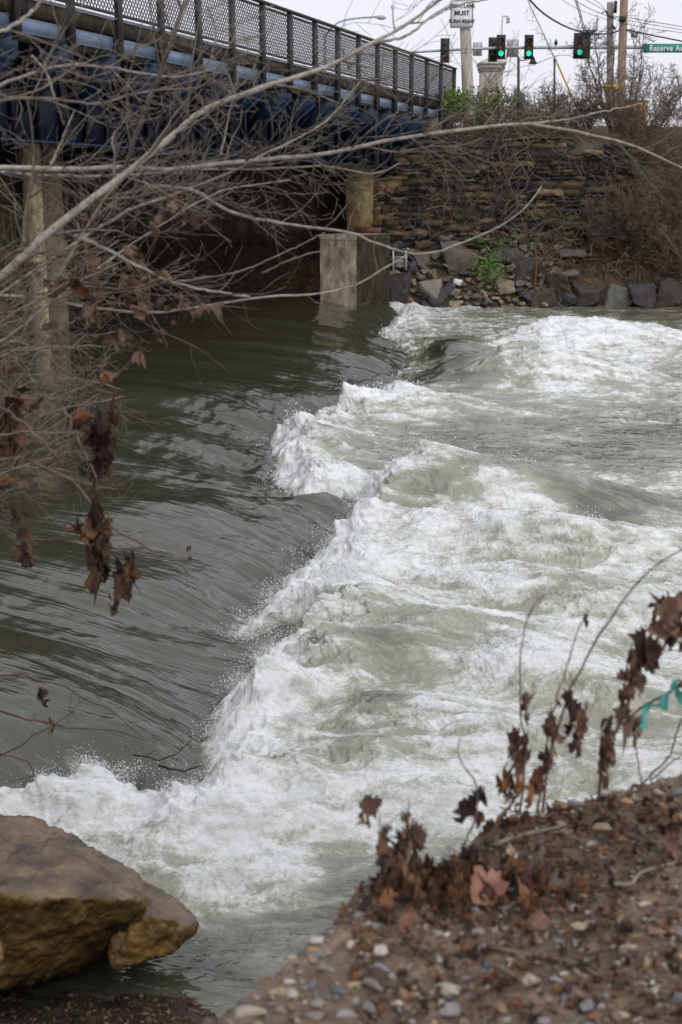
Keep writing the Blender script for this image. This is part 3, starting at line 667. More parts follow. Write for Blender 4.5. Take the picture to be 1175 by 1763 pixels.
# --- leaning sycamore whose limbs reach over the river from the left bank
tree = empty('bare_tree', (-3.0, 4.9, .9), 'leafless grey tree leaning from the left bank with limbs over the river', 'tree')
T0 = np.array([-3.0, 4.9, .5])
hub = np.array([-2.1, 4.75, 3.1])
mb = MB(); tp = smooth_pts([T0, T0+np.array([.35, 0, 1.2]), hub, hub+np.array([.1, .05, 1.4]), hub+np.array([0, .2, 2.8])], 30)
mb.tube(tp, np.linspace(.13, .05, 30), 12, col=(.9, .88, .85)); mb.build('trunk', M['bark'], tree, smooth=True)
LIMBS = [  # the first point leaves the trunk outside the frame
 ('A', [(-60, 505, 4.5), (0, 478, 4.5), (80, 405, 4.5), (200, 312, 4.6), (290, 240, 4.7), (340, 196, 4.8), (450, 152, 4.9), (560, 117, 5.0), (640, 74, 5.1), (700, 42, 5.2), (770, -10, 5.3)], .026, .007, PALE),
 ('A2', [(640, 74, 5.1), (700, 62, 5.1), (760, 18, 5.2), (850, -4, 5.3)], .0085, .004, PALE),
 ('B', [(-60, 296, 5.0), (0, 288, 5.0), (120, 292, 5.0), (205, 288, 5.0), (300, 292, 5.0), (420, 278, 5.0), (560, 266, 5.1), (650, 246, 5.1), (760, 228, 5.2), (870, 216, 5.3), (905, 213, 5.3), (1000, 228, 5.4), (1090, 252, 5.5), (1200, 300, 5.6)], .017, .006, PALE),
 ('B2', [(900, 213, 5.3), (960, 208, 5.4), (1040, 192, 5.4), (1106, 178, 5.5)], .007, .003, PALE),
 ('B3', [(-60, 300, 5.2), (100, 303, 5.2), (240, 300, 5.2), (350, 292, 5.1), (470, 290, 5.2), (560, 285, 5.2), (640, 300, 5.2), (690, 280, 5.2)], .011, .004, PALE),
 ('C', [(-60, 512, 4.7), (60, 513, 4.7), (150, 528, 4.7), (260, 538, 4.7), (370, 524, 4.8), (450, 512, 4.8), (530, 508, 4.9), (600, 495, 5.0), (640, 475, 5.0), (700, 440, 5.1)], .0105, .004, PALE),
 ('D', [(128, 405, 4.6), (190, 432, 4.6), (245, 462, 4.6), (300, 486, 4.7), (360, 500, 4.7), (430, 511, 4.8)], .009, .006, PALE),
 ('E', [(-60, 540, 4.9), (0, 506, 4.9), (128, 420, 4.9), (214, 366, 4.9), (306, 333, 5.0), (408, 292, 5.1), (470, 258, 5.1), (560, 210, 5.2), (620, 140, 5.2)], .013, .004, PALE),
 ('F', [(255, 322, 5.0), (330, 326, 5.0), (385, 360, 5.0), (450, 378, 5.0), (540, 392, 5.1), (600, 400, 5.1), (680, 430, 5.2), (740, 436, 5.2), (820, 408, 5.3), (895, 368, 5.3), (933, 320, 5.4)], .011, .003, PALE),
 ('G', [(212, 300, 4.7), (222, 270, 4.6), (246, 200, 4.5), (276, 126, 4.4), (302, 50, 4.3), (330, -20, 4.3)], .013, .010, DRAB),
 ('H', [(-60, 180, 4.3), (0, 148, 4.3), (70, 122, 4.3), (140, 111, 4.3), (220, 122, 4.4), (300, 132, 4.5), (370, 118, 4.6)], .011, .004, PALE),
 ('I', [(-60, 190, 4.0), (0, 174, 4.0), (80, 169, 4.0), (170, 178, 4.1), (240, 160, 4.2), (340, 150, 4.3)], .009, .003, DRAB),
 ('J', [(-40, 70, 3.9), (20, 45, 3.9), (60, 15, 4.0), (90, -20, 4.0)], .009, .007, PALE),
 ('K', [(60, 130, 4.3), (85, 100, 4.2), (108, 48, 4.1), (130, -10, 4.0)], .010, .007, DRAB),
 ('L', [(100, 480, 4.2), (175, 350, 4.3), (250, 270, 4.4), (300, 200, 4.5), (350, 130, 4.5), (372, 60, 4.6), (356, 10, 4.6)], .007, .003, DRAB),
 ('N', [(55, 95, 4.2), (80, 125, 4.2), (96, 170, 4.2), (110, 215, 4.3)], .006, .003, PALE),
 ('O', [(380, 268, 5.0), (392, 210, 5.0), (408, 140, 5.0), (412, 112, 5.0)], .006, .002, (1.3, 1.25, 1.2)),
 ('Q', [(88, 285, 4.4), (105, 245, 4.4), (128, 192, 4.4)], .006, .003, (1.4, 1.3, 1.2)),
 ('R', [(-60, 620, 4.6), (0, 590, 4.6), (90, 520, 4.6), (200, 440, 4.7), (290, 380, 4.8), (380, 330, 4.9), (500, 310, 5.0)], .010, .003, PALE),
 ('S', [(300, 486, 4.7), (400, 470, 4.8), (480, 440, 4.9), (560, 400, 5.0)], .006, .003, DRAB),
 ('U', [(450, 470, 4.9), (520, 440, 4.9), (590, 420, 5.0), (610, 360, 5.0), (660, 330, 5.1)], .005, .002, DRAB),
]
tips = []
for nm, spec, r0, r1, col in LIMBS:
    mb = MB()
    if spec[0][0] <= -40: spec = [(spec[0][0]-150, spec[0][1]+60, spec[0][2]+.05)]+spec
    p, r = limb(mb, spec, r0*.68, r1*.75, 34, col)
    big = nm in 'ABEFCR'
    if nm in ('A', 'B', 'C', 'E', 'F', 'G', 'H', 'I', 'R', 'B3', 'L', 'K', 'J', 'D'):
        twigs(mb, p, r, .10 if nm not in ('C', 'F') else .35, .50 if big else .42, 1 if nm in ('C', 'D') else 2, np.array(DRAB)*(1.25 if rb.rand() < .5 else .95), .16, (.25, 0, .05), .4, 1.1, 4, tips if nm in 'EFR' else None, .12)
    mb.build('branch', M['bark'], tree, smooth=True)
# leaf shapes
def leaf_geo(size, rs, curl=.5):
    n = 26; th = np.linspace(-PI, PI, n, endpoint=False)
    lob = .68+.32*np.abs(np.cos(th*2.5))**.8; lob *= .75+.25*np.cos(th*.5); lob *= 1+.12*rs.uniform(-1, 1, n)+.07*np.where(np.arange(n) % 2, 1, -1)
    rings = [0, .35, .7, 1.]; V = [[0, 0, 0]]
    for rr in rings[1:]:
        for a, l in zip(th, lob): V.append([math.cos(a)*l*rr, math.sin(a)*l*rr, 0])
    V = np.array(V)*size*.5
    ax = rs.uniform(0, PI); ca, sa = math.cos(ax), math.sin(ax)
    d = V[:, 0]*ca+V[:, 1]*sa; c = curl*rs.uniform(.5, 1.6)/size*2
    V[:, 0] *= rs.uniform(.45, 1.); V[:, 2] = d*d*c*.8 + np.abs(V[:, 0])*rs.uniform(-.9, 1.2) + size*.10*perlin(V[:, 0]/size*4+rs.rand()*50, V[:, 1]/size*4+rs.rand()*50)
    ang = d*c; V[:, 0] += ca*(np.sin(ang)/(c+1e-6)-d)*.9; V[:, 1] += sa*(np.sin(ang)/(c+1e-6)-d)*.9
    F3 = [[0, 1+i, 1+(i+1) % n] for i in range(n)]; F4 = []
    for k in range(2):
        for i in range(n): F4.append([1+k*n+i, 1+(k+1)*n+i, 1+(k+1)*n+(i+1) % n, 1+k*n+(i+1) % n])
    return V, F4, F3
def rmat(rs):
    q = rs.normal(size=4); q /= np.linalg.norm(q); a, b_, c, d = q
    return np.array([[1-2*(c*c+d*d), 2*(b_*c-a*d), 2*(b_*d+a*c)], [2*(b_*c+a*d), 1-2*(b_*b_+d*d), 2*(c*d-a*b_)], [2*(b_*d-a*c), 2*(c*d+a*b_), 1-2*(b_*b_+c*c)]])
LEAFC = [(.13, .065, .04), (.20, .10, .055), (.08, .042, .03), (.26, .13, .065), (.05, .03, .025), (.17, .095, .065)]
def add_leaf(mb, pos, size, rs, col=None, curl=.8, R=None):
    V, F4, F3 = leaf_geo(size, rs, curl)
    c = np.array(LEAFC[rs.randint(6)] if col is None else col)*rs.uniform(.75, 1.25)
    mb.add(V@(rmat(rs) if R is None else R).T+np.array(pos), F4, F3, col=c)
rl = np.random.RandomState(99)
# --- tangled brush on the left bank
def brush(name, loc, label, stems, col, gap=.16, L=.35, depth=2, pull=(0, 0, .1), leaves=0, cat='shrub', lc=None, ls=.06, group=None, twig_m='bark', startp=.1, cap=.0045, rmin=.0009):
    o = empty(name, loc, label, cat, group); mb = MB(); tp_ = []
    for p, r in stems:
        mb.tube(p, r, 6, col=np.array(col)*rb.uniform(.8, 1.2)); twigs(mb, p, r, gap, L, depth, col, .18, pull, .4, 1.1, 4, tp_, startp, cap, rmin)
    mb.build('stems', M[twig_m], o, smooth=True)
    if leaves:
        lm = MB(); idx = rl.choice(len(tp_), min(leaves, len(tp_)), replace=False)
        for i in idx:
            q = tp_[i][0]
            for _ in range(rl.randint(1, 4)): add_leaf(lm, q+rl.normal(0, .015, 3)-np.array([0, 0, .03]), ls*rl.uniform(.5, 1.2), rl, lc, 1.4)
        lm.build('dry_leaves', M['leaf'], o)
    return o
def pst(spec, r0, r1, n=16): 
    p = smooth_pts([P(*s) for s in spec], n); p[1:-1] += rb.normal(0, .006, (n-2, 3)); return p, np.linspace(r0, r1, n)
stems = []
for k in range(30):
    y0 = rb.uniform(470, 860); Y = rb.uniform(4.2, 6.0); x2_ = rb.uniform(60, 230); y2 = y0-rb.uniform(-60, 130)
    stems.append(pst([(-220, y0+160, Y), (-60, y0+40, Y), (x2_*.4, (y0+y2)/2+rb.uniform(-25, 25), Y), (x2_, y2, Y+.1)], .006, .0025))
brush('tangled_brush', (-2.9, 5.4, 1.0), 'dense tangle of fine brown twigs with dry leaves at the left edge', stems, np.array(DRAB)*1.15, .10, .34, 2, (.1, 0, .03), 46, ls=.085)
stems = [pst([(-240, 900, 4.4), (0, 792, 4.4), (60, 800, 4.4), (105, 815, 4.4), (150, 862, 4.4), (190, 905, 4.45), (260, 946, 4.5), (325, 985, 4.5)], .013, .0022, 30),
         pst([(-60, 660, 4.3), (0, 700, 4.3), (60, 745, 4.3), (110, 800, 4.35)], .006, .004),
         pst([(110, 700, 4.4), (128, 740, 4.4), (152, 795, 4.4), (178, 848, 4.4)], .006, .003),
         pst([(-60, 880, 4.6), (60, 930, 4.6), (150, 922, 4.6), (250, 945, 4.6)], .003, .0015),
         pst([(-60, 838, 4.6), (60, 858, 4.6), (130, 848, 4.6), (210, 825, 4.6)], .003, .0015)]
sapling = brush('drooping_sapling', (-2.6, 4.5, 1.2), 'drooping brown branch carrying hanging clusters of dead leaves over the smooth water', stems, (.62, .47, .42), .34, .20, 1, (.1, 0, -.05), 0)
def leaf_clump(name, parent, px, py, Y, wpx, hpx, n, rs, cols=None, size=None, m='leaf'):
    mb = MB(); k = Y/FPX*1.03
    for i in range(int(n*1.5)):
        u = rs.rand(); a = rs.uniform(-1, 1)*(1-.4*u)
        p = P(px, py, Y)+np.array([a*wpx*k*.34, rs.normal(0, wpx*k*.22), (.5-u)*hpx*k*.86])
        s = (size or min(wpx, hpx)*k)*rs.uniform(.7, 1.3)
        add_leaf(mb, p, s, rs, cols[rs.randint(len(cols))] if cols else None, rs.uniform(.8, 2.4), R=np.diag([.62, .62, 1.2])@rmat(rs))
    return mb.build(name, M[m], parent)
DK = [(.055, .032, .025), (.09, .05, .035), (.04, .025, .022), (.13, .07, .04)]
for (a, b_, w_, h_, n_) in ((176, 770, 56, 84, 17), (170, 915, 50, 70, 14), (168, 975, 42, 46, 10), (218, 995, 42, 56, 12), (196, 1035, 22, 60, 8), (42, 925, 32, 80, 10), (130, 912, 34, 24, 6), (75, 1195, 22, 44, 6), (325, 955, 14, 40, 3), (15, 740, 60, 70, 12), (90, 1250, 12, 28, 4)):
    leaf_clump('leaf_cluster', sapling, a, b_, 4.45, w_, h_, n_, rl, DK+[(.15, .08, .045)])
# limb leaves on the tree
lm = MB()
for (a, b_, n_) in ((300, 365, 9), (250, 470, 8), (210, 480, 6), (150, 450, 6), (240, 520, 7), (310, 500, 6), (350, 508, 3), (290, 560, 7), (200, 590, 8), (325, 540, 2), (150, 560, 8), (120, 480, 6), (60, 470, 6), (200, 520, 6), (280, 385, 5), (215, 440, 5)):
    for _ in range(n_): add_leaf(lm, P(a+rl.normal(0, 15), b_+rl.normal(0, 18), 4.7+rl.normal(0, .1)), rl.uniform(.03, .085), rl, [(.17, .10, .07), (.22, .14, .10), (.11, .07, .055)][rl.randint(3)], 1.5)
lm.build('dry_leaves', M['leaf'], tree)
# --- red-brown twigs low on the left
stems = [pst([(-160, 1130, 4.6), (0, 1158, 4.6), (90, 1180, 4.6), (160, 1205, 4.7), (250, 1270, 4.8)], .0045, .0012),
         pst([(-160, 1190, 4.5), (0, 1225, 4.5), (60, 1245, 4.5), (130, 1252, 4.6), (250, 1275, 4.7)], .005, .0012),
         pst([(-160, 1330, 4.4), (0, 1302, 4.4), (40, 1280, 4.4), (80, 1255, 4.5), (130, 1225, 4.5)], .0045, .0012),
         pst([(-160, 1340, 4.3), (0, 1300, 4.3), (60, 1330, 4.3), (20, 1345, 4.3)], .004, .0015),
         pst([(-160, 1120, 4.8), (0, 1130, 4.8), (110, 1140, 4.8), (180, 1150, 4.8)], .003, .001)]
brush('red_twig_shrub', (-2.5, 4.6, .4), 'thin red brown twigs reaching in low over the water at left', stems, (.40, .22, .20), .22, .25, 1, (.15, 0, .02))
stems = [pst([(230, 1300, 7.6), (265, 1308, 7.5), (300, 1300, 7.5), (330, 1275, 7.5)], .006, .003, 8), pst([(272, 1318, 7.6), (310, 1326, 7.6), (350, 1318, 7.6)], .008, .004, 8)]
brush('snagged_branch', tuple(P(300, 1315, 7.6)), 'small dark branch caught in the foam edge at lower left', stems, (.2, .16, .14), .12, .12, 0, (0, 0, .1), cat='branch')
# ------------------------------------------------------------------ far bank plants
def shrub(name, base, h, spread, nst, col, label, depth=2, gap=.35, L=.6, r=.02, group=None, leaves=0, lc=None, up=.15, cat='shrub', droop=0):
    st = []
    for k in range(nst):
        a = rb.uniform(0, 2*PI); d = np.array([math.cos(a)*spread, math.sin(a)*spread*.6, 1.])
        p = wander(np.array(base)+rb.normal(0, .08, 3)*np.array([1, 1, 0]), d, h*rb.uniform(.7, 1.15), 9, .14, (0, 0, 1-droop), up if not droop else -.2*droop)
        st.append((p, np.linspace(r, r*.25, len(p))*rb.uniform(.6, 1)))
    return brush(name, tuple(base), label, st, col, gap, L, depth, (0, 0, .1-droop*.4), leaves, cat, lc, .14, group, cap=.016, rmin=.0055)
def gpt(px, Y, dz=-.05): 
    x = (px-587.5)/FPX*Y*1.0
    return np.array([x, Y, float(zfar(np.array([[x]]), np.array([[Y]]))[0, 0])+dz])
DARKT = (.34, .30, .29); GREYT = (.62, .53, .47)
shrub('bare_shrub_tree', gpt(1040, 50.5), 3.9, .75, 9, DARKT, 'dark many stemmed leafless bush in front of the utility poles', 3, .30, 1.1, .045, cat='tree')
shrub('bare_shrub_tree', gpt(1110, 51), 2.1, .9, 9, np.array(DARKT)*1.2, 'spreading leafless bush at right edge below the green street sign', 3, .34, 1.0, .035, cat='tree')
shrub('bare_shrub_tree', gpt(1175, 50.5), 2.3, .8, 8, np.array(DARKT)*1.3, 'leafless bush cut off by the right edge of the view on the bank', 3, .36, 1.0, .035, cat='tree')
for k, (px, Y, h, sp, n_, lab) in enumerate(((900, 50.5, 1.2, .9, 12, 'low grey thicket on the bank top behind the fallen straw stalks'), (950, 50.2, 1.4, .8, 12, 'grey twiggy bush at the left foot of the dark bush'), (860, 50.8, 1.2, .8, 10, 'twiggy bush on the bank top in front of the stone gate pillar'),
        (820, 50.5, .9, .9, 8, 'short brown bush beside the wooden sign pole'), (990, 50, 1.3, .8, 10, 'brown twiggy bush on the bare earth slope'))):
    shrub('bank_bush', gpt(px, Y), h*1.25, sp, n_*2+4, np.array(GREYT)*.8, lab, 2, .16, .55, .014)
for k, (px, Y, h, lab) in enumerate(((1150, 47.2, 3.2, 'tall pale brown brush hanging over the far bank at the right edge'), (1100, 48, 2.4, 'pale brown brush on the slope under the dark bush'), (1170, 46, 2.2, 'pale brown brush low at the right edge above the water'),
        (1130, 46.4, 1.6, 'brown brush above the black waterline rock'), (1075, 48.2, 2.6, 'thin brown brush at the right end of the stone wall'), (1040, 47.3, 2.0, 'grey brown brush beside the black slab'), (1120, 46.8, 3.0, 'tall brush on the slope between the wall and the right edge'), (1185, 48.8, 2.6, 'brown thicket on the upper slope at the right edge'))):
    shrub('slope_brush', gpt(px, Y), h*1.1, 1.2, 34, np.array((.70, .57, .47))*rb.uniform(.85, 1.15), lab, 2, .17, .65, .012)
# vines hanging down the wall
vi = empty('hanging_vines', tuple(P(900, 240, 47)), 'bare looping vines hanging down the middle of the stone wall', 'vine')
mb = MB()
for k in range(26):
    px = 890+rb.normal(0, 26); y0 = rb.uniform(225, 290); L_ = rb.uniform(60, 230); Y = 47.0+rb.uniform(-.3, .15)
    pts = [P(px+rb.normal(0, 8), y0, Y)]
    for j in range(5): pts.append(P(px+rb.normal(0, 14)-j*3, y0+L_*(j+1)/5, Y-rb.rand()*.25))
    p = smooth_pts(pts, 14); rr = rb.choice([.006, .009, .016]); mb.tube(p, np.linspace(rr, rr*.6, 14), 5, col=np.array(GREYT)*rb.uniform(.7, 1.5))
for k in range(16):
    a = P(rb.uniform(780, 900), rb.uniform(250, 400), 46.9); b_ = a+np.array([rb.uniform(.4, 1.4), rb.uniform(-.2, .2), rb.uniform(-.5, .9)]); m_ = (a+b_)/2+np.array([0, -.2, .5])
    mb.tube(smooth_pts([a, m_, b_], 12), .012, 4, col=np.array(GREYT)*rb.uniform(.8, 1.5))
mb.build('stems', M['bark'], vi, smooth=True)
# reddish dead vine mass and roots above the waterline rocks
def mass(name, label, x0, x1_, y0, y1, n_, col, L, Y=45.9, droop=-1., r=.006, cat='dead vines'):
    mb = MB()
    for k in range(n_):
        px = rb.uniform(x0, x1_); py = rb.uniform(y0, y1); Yk = onfar(px, py)[1]-rb.uniform(0, .25) if Y < 48 else Y
        p = wander(P(px, py, Yk), rb.normal(size=3)*np.array([1, .5, .8])+np.array([0, -.2, droop*.3]), L*rb.uniform(.4, 1.3), 6, .35, (0, 0, droop), .25)
        mb.tube(p, r*rb.uniform(.5, 1.6), 3, col=np.array(col)*rb.uniform(.45, 1.7), cap=False)
    o = mb.build(name, M['bark']); return tag(o, label, cat, kind='stuff')
mass('dead_vine_mat', 'tangled mat of brown dead vines spilling over the waterline rocks', 930, 1120, 370, 470, 1500, (.66, .50, .37), .9, r=.012)
mass('dead_vine_mat', 'reddish brown knot of dead stems below the black slab', 985, 1075, 385, 450, 700, (.30, .14, .10), .5, 45.7, r=.011)
mass('dead_vine_mat', 'straw coloured hanging stems left of the tall waterline rock', 905, 985, 380, 520, 420, (.72, .55, .39), 1.0, 45.6, r=.011)
mass('dead_vine_mat', 'brown undergrowth at the right edge just above the waterline', 1080, 1185, 400, 525, 1500, (.62, .46, .36), .9, 45.6, r=.009)
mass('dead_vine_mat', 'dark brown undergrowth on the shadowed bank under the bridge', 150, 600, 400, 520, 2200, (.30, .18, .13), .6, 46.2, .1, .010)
mass('dead_vine_mat', 'small brown tuft of dead stems right of the concrete block', 668, 700, 475, 525, 90, (.5, .36, .28), .4, 45.2)
mass('dead_vine_mat', 'fallen pale stalks and twigs over the top edge of the wall', 770, 1000, 190, 262, 900, (.62, .52, .44), .8, 48.0, -.3, .010)
mass('dead_vine_mat', 'thin grey twigs draped over the face of the stone wall', 700, 1080, 232, 390, 1100, (.60, .49, .41), 1.1, 47.05-.0, -.6, .009)
mass('dead_vine_mat', 'grey brown twigs covering the slope right of the stone wall', 1040, 1185, 235, 420, 1500, (.62, .50, .42), 1.0, 47.1, -.2, .008)
# leaning and fallen trunks
for (a, b_, c, d, Y, r, col, lab) in ((918, 512, 922, 425, 45.4, .045, (.55, .30, .17), 'upright rusty brown dead stem standing in the riprap'), (1135, 395, 1185, 470, 45.5, .09, (.40, .33, .28), 'grey fallen log slanting down at the right edge'),
        (772, 192, 850, 240, 48.2, .06, (.75, .55, .38), 'tan broken stalk slanting down from the bridge corner')):
    mb = MB(); p = smooth_pts([P(a, b_, Y), P((a+c)/2+3, (b_+d)/2-2, Y), P(c, d, Y+.1)], 10); mb.tube(p, np.linspace(r, r*.7, 10), 8, col=col); tag(mb.build('dead_stalk' if r < .08 else 'fallen_log', M['bark'], smooth=True), lab, 'dead wood')
# green weeds
def weeds(px, py, Y, wd, hh, n_, label, col=(.10, .19, .045), s=.10):
    o = MB(); k = Y/FPX*1.03
    for i in range(n_):
        a, b_ = rl.normal(0, .4), rl.normal(0, .4)
        p = P(px+a*wd, py+b_*hh, Y)+np.array([0, rl.normal(0, .2), 0]); sz = s*rl.uniform(.5, 1.3)
        V = np.array([[0, 0, 0], [.35, .2, .06], [1, 0, 0], [.35, -.2, .06]])*sz
        c = np.array(col)*rl.uniform(.5, 1.5)*np.array([rl.uniform(.8, 1.5), 1, 1])
        o.add(V@rmat(rl).T+p, [[0, 3, 2, 1]], col=c)
    return tag(o.build('green_weeds', M['green']), label, 'weeds')
weeds(785, 176, 48.6, 42, 24, 1300, 'bright green weeds at the corner where the bridge rail ends', (.13, .25, .05), s=.16)
weeds(775, 205, 48.6, 20, 18, 150, 'green leafy tuft hanging just below the rail corner weeds')
weeds(845, 175, 49.8, 75, 26, 900, 'olive green weeds on the bank top right of the wooden pole', (.14, .19, .065), .17)
weeds(930, 200, 49.6, 80, 24, 500, 'thin dull green weeds on the bank top below the signals', (.13, .16, .07), .15)
weeds(868, 232, 48.4, 70, 22, 400, 'dull green weeds over the lip of the wall', (.12, .16, .06), .14)
weeds(980, 262, 48.2, 34, 14, 220, 'small green plants on the bare earth below the dark bush')
weeds(845, 462, 45.6, 36, 40, 900, 'bright green weeds growing among the riprap rocks', (.13, .27, .05))
weeds(872, 415, 46.5, 40, 14, 160, 'sparse green weeds on the upper riprap')
weeds(820, 412, 46.6, 26, 14, 90, 'few green leaves on the brown rocks at the wall foot')
weeds(960, 372, 46.9, 60, 22, 260, 'dull green weeds at the foot of the wall by the black slab', (.085, .12, .05))
weeds(1000, 190, 50.2, 40, 26, 380, 'pale green weeds at the foot of the dark bush', (.12, .17, .07), .16)
weeds(1060, 340, 47.4, 40, 22, 120, 'thin green plants at the right end of the stone wall', (.10, .13, .05))
# ------------------------------------------------------------------ street across the river
ZR = 6.5
mb = MB(); mb.add([[-30, 58, ZR], [70, 58, ZR], [70, 110, ZR], [-30, 110, ZR]], [[0, 1, 2, 3]]); tag(mb.build('road', M['asphalt']), kind='structure')
def pole(name, label, px0, py0, px1, py1, Y, r0, r1, m, col=(1, 1, 1), cat='pole', zbase=None):
    a = P(px0, py0, Y); b_ = P(px1, py1, Y)
    if zbase is not None: a = a+(b_-a)*((zbase-a[2])/(b_[2]-a[2]))
    mb = MB(); p = a+(b_-a)*np.linspace(0, 1, 12)[:, None]; mb.tube(p, np.linspace(r0, r1, 12), 14, col=col)
    return mb, a, b_
M['wood'] = mat('weathered_pole_wood', (.42, .34, .27), .85, 3, .35, .006, 20, stretch=(6, 6, .5), use_col=True, spec=.2, col2=(.60, .55, .50))
M['white'] = mat('sign_white', (.72, .73, .76), .5, 3, .06); M['black'] = mat('black_paint', (.018, .018, .018), .5, 4, .1)
M['signgreen'] = mat('sign_green', (.0, .20, .14), .5, 4, .1); M['yellow'] = mat('yellow_paint', (.75, .42, .03), .5, 4, .15)
M['grn'] = mat('green_lamp', (.02, .5, .35), .3, 3, 0, emit=(.02, .80, .50, 1.0)); M['redoff'] = mat('unlit_red_lens', (.10, .02, .02), .3, 4, .1); M['ambo'] = mat('unlit_amber_lens', (.22, .11, .02), .3, 4, .1)
M['lt'] = mat('sign_back', (.42, .42, .43), .5, 4, .1); M['pillar'] = mat('pale_stone', (.44, .42, .37), .9, 5, .25, .01)
def text(s, size, loc, m, parent, name='lettering'):
    cu = bpy.data.curves.new(name, 'FONT'); cu.body = s; cu.size = size; cu.align_x = 'CENTER'; cu.align_y = 'CENTER'; cu.extrude = .003
    o = bpy.data.objects.new(name, cu); C.objects.link(o); o.parent = parent; o.location = np.array(loc)-np.array(parent.location); o.rotation_euler = (PI/2, 0, 0)
    cu.materials.append(m); return o
# wooden pole with the lane sign
Yp = 49.8
mb, a, b_ = pole('', '', 806, 160, 797, -60, Yp, .225, .19, None, zbase=5.9)
sp = empty('wooden_pole', tuple(a), 'weathered wooden pole at the end of the bridge railing', 'pole'); mb.build('pole_shaft', M['wood'], sp)
sc_ = P(795.5, 24, Yp-.27); k = Yp/FPX*1.02
sg = empty('lane_sign', tuple(sc_), 'white rectangular sign reading RIGHT LANE MUST TURN RIGHT on wooden pole', 'sign')
def rrect(mb, c, wd, hh, th, rad):
    pts = []
    for cx, cz, a0 in ((1, 1, 0), (-1, 1, PI/2), (-1, -1, PI), (1, -1, 3*PI/2)):
        for j in range(5):
            a_ = a0+j*PI/8; pts.append((cx*(wd/2-rad)+math.cos(a_)*rad, cz*(hh/2-rad)+math.sin(a_)*rad))
    n_ = len(pts); v = [(x, y, z) for y in (-th/2, th/2) for x, z in pts]+[(0, -th/2, 0), (0, th/2, 0)]
    f4 = [[i, i+n_, (i+1) % n_+n_, (i+1) % n_] for i in range(n_)]
    f3 = [[2*n_, i, (i+1) % n_] for i in range(n_)]+[[2*n_+1, (i+1) % n_+n_, i+n_] for i in range(n_)]
    mb.add(np.array(v)+np.array(c), f4, f3)
w_, h_ = 37*k, 42*k
mb = MB(); rrect(mb, sc_, w_, h_, .012, .05); mb.build('panel', M['white'], sg)
mb = MB()
for sx in (-1, 1): mb.box(sc_+np.array([sx*(w_/2-.035), -.010, 0]), (.018, .006, h_-.11))
for sz in (-1, 1): mb.box(sc_+np.array([0, -.010, sz*(h_/2-.035)]), (w_-.11, .006, .018))
mb.build('border', M['black'], sg)
for s_, dz, sz in (('RIGHT LANE', .27, .165), ('MUST', .02, .22), ('TURN RIGHT', -.26, .165)):
    o = text(s_, sz, sc_+np.array([0, -.014, dz]), M['black'], sg); o.data.offset = .007
for dz in (.40, -.40):
    mb = MB(); mb.tube([sc_+np.array([0, -.012, dz]), sc_+np.array([0, -.02, dz])], .012, 6); mb.build('bolt', M['galv'], sg)
# utility poles
ZG = 6.4
for (x0, y0, x1_, y1, Y, r, col, lab) in ((1051, 200, 1051, 4, 60, .17, (.66, .66, .66), 'grey utility pole with its top in view between the signal and street sign'), (1068, 200, 1078, -90, 58, .19, (.72, .60, .52), 'brown utility pole leaning right and leaving the top of the view')):
    mb, a, b_ = pole('', '', x0, y0, x1_, y1, Y, r, r*.85, None, zbase=ZG-.5)
    up_ = empty('utility_pole', tuple(a), lab, 'utility pole'); mb.col = col; mb.c = [np.ones_like(c_)*np.array(col) for c_ in mb.c]; mb.build('pole_shaft', M['wood'], up_)
    if y1 > 0:
        mb = MB(); q = P(1036, 23, 59.7); mb.tube(smooth_pts([q, q+np.array([.2, 0, .08]), P(1046, 26, 59.8), P(1060, 32, 59.8)], 8), .03, 6); mb.build('cable_bracket', M['wire'], up_)
        mb = MB(); mb.box(P(1060, 12, 59.8), (.12, .12, .5)); mb.build('cable_clamp', M['wire'], up_)
        mb = MB(); mb.bar(P(1053, 42, 59.7), P(1060, 50, 59.7), .08, .08); mb.build('cable_clamp', M['wire'], up_)
    else:
        mb = MB(); q = P(1072, 33, 57.7); mb.tube([q-np.array([.12, 0, 0]), q+np.array([.12, 0, 0])], .13, 8); mb.build('insulator', M['wire'], up_)
ysn = empty('yellow_sign', tuple(P(1053, 152, 57.5)), 'yellow rectangular parking sign on the utility pole behind the dark bush', 'sign')
mb = MB(); rrect(mb, P(1053, 152, 57.5), .60, .34, .012, .03); mb.build('panel', M['yellow'], ysn); text('PARK', .2, P(1053, 152, 57.5)+np.array([0, -.012, 0]), M['black'], ysn)
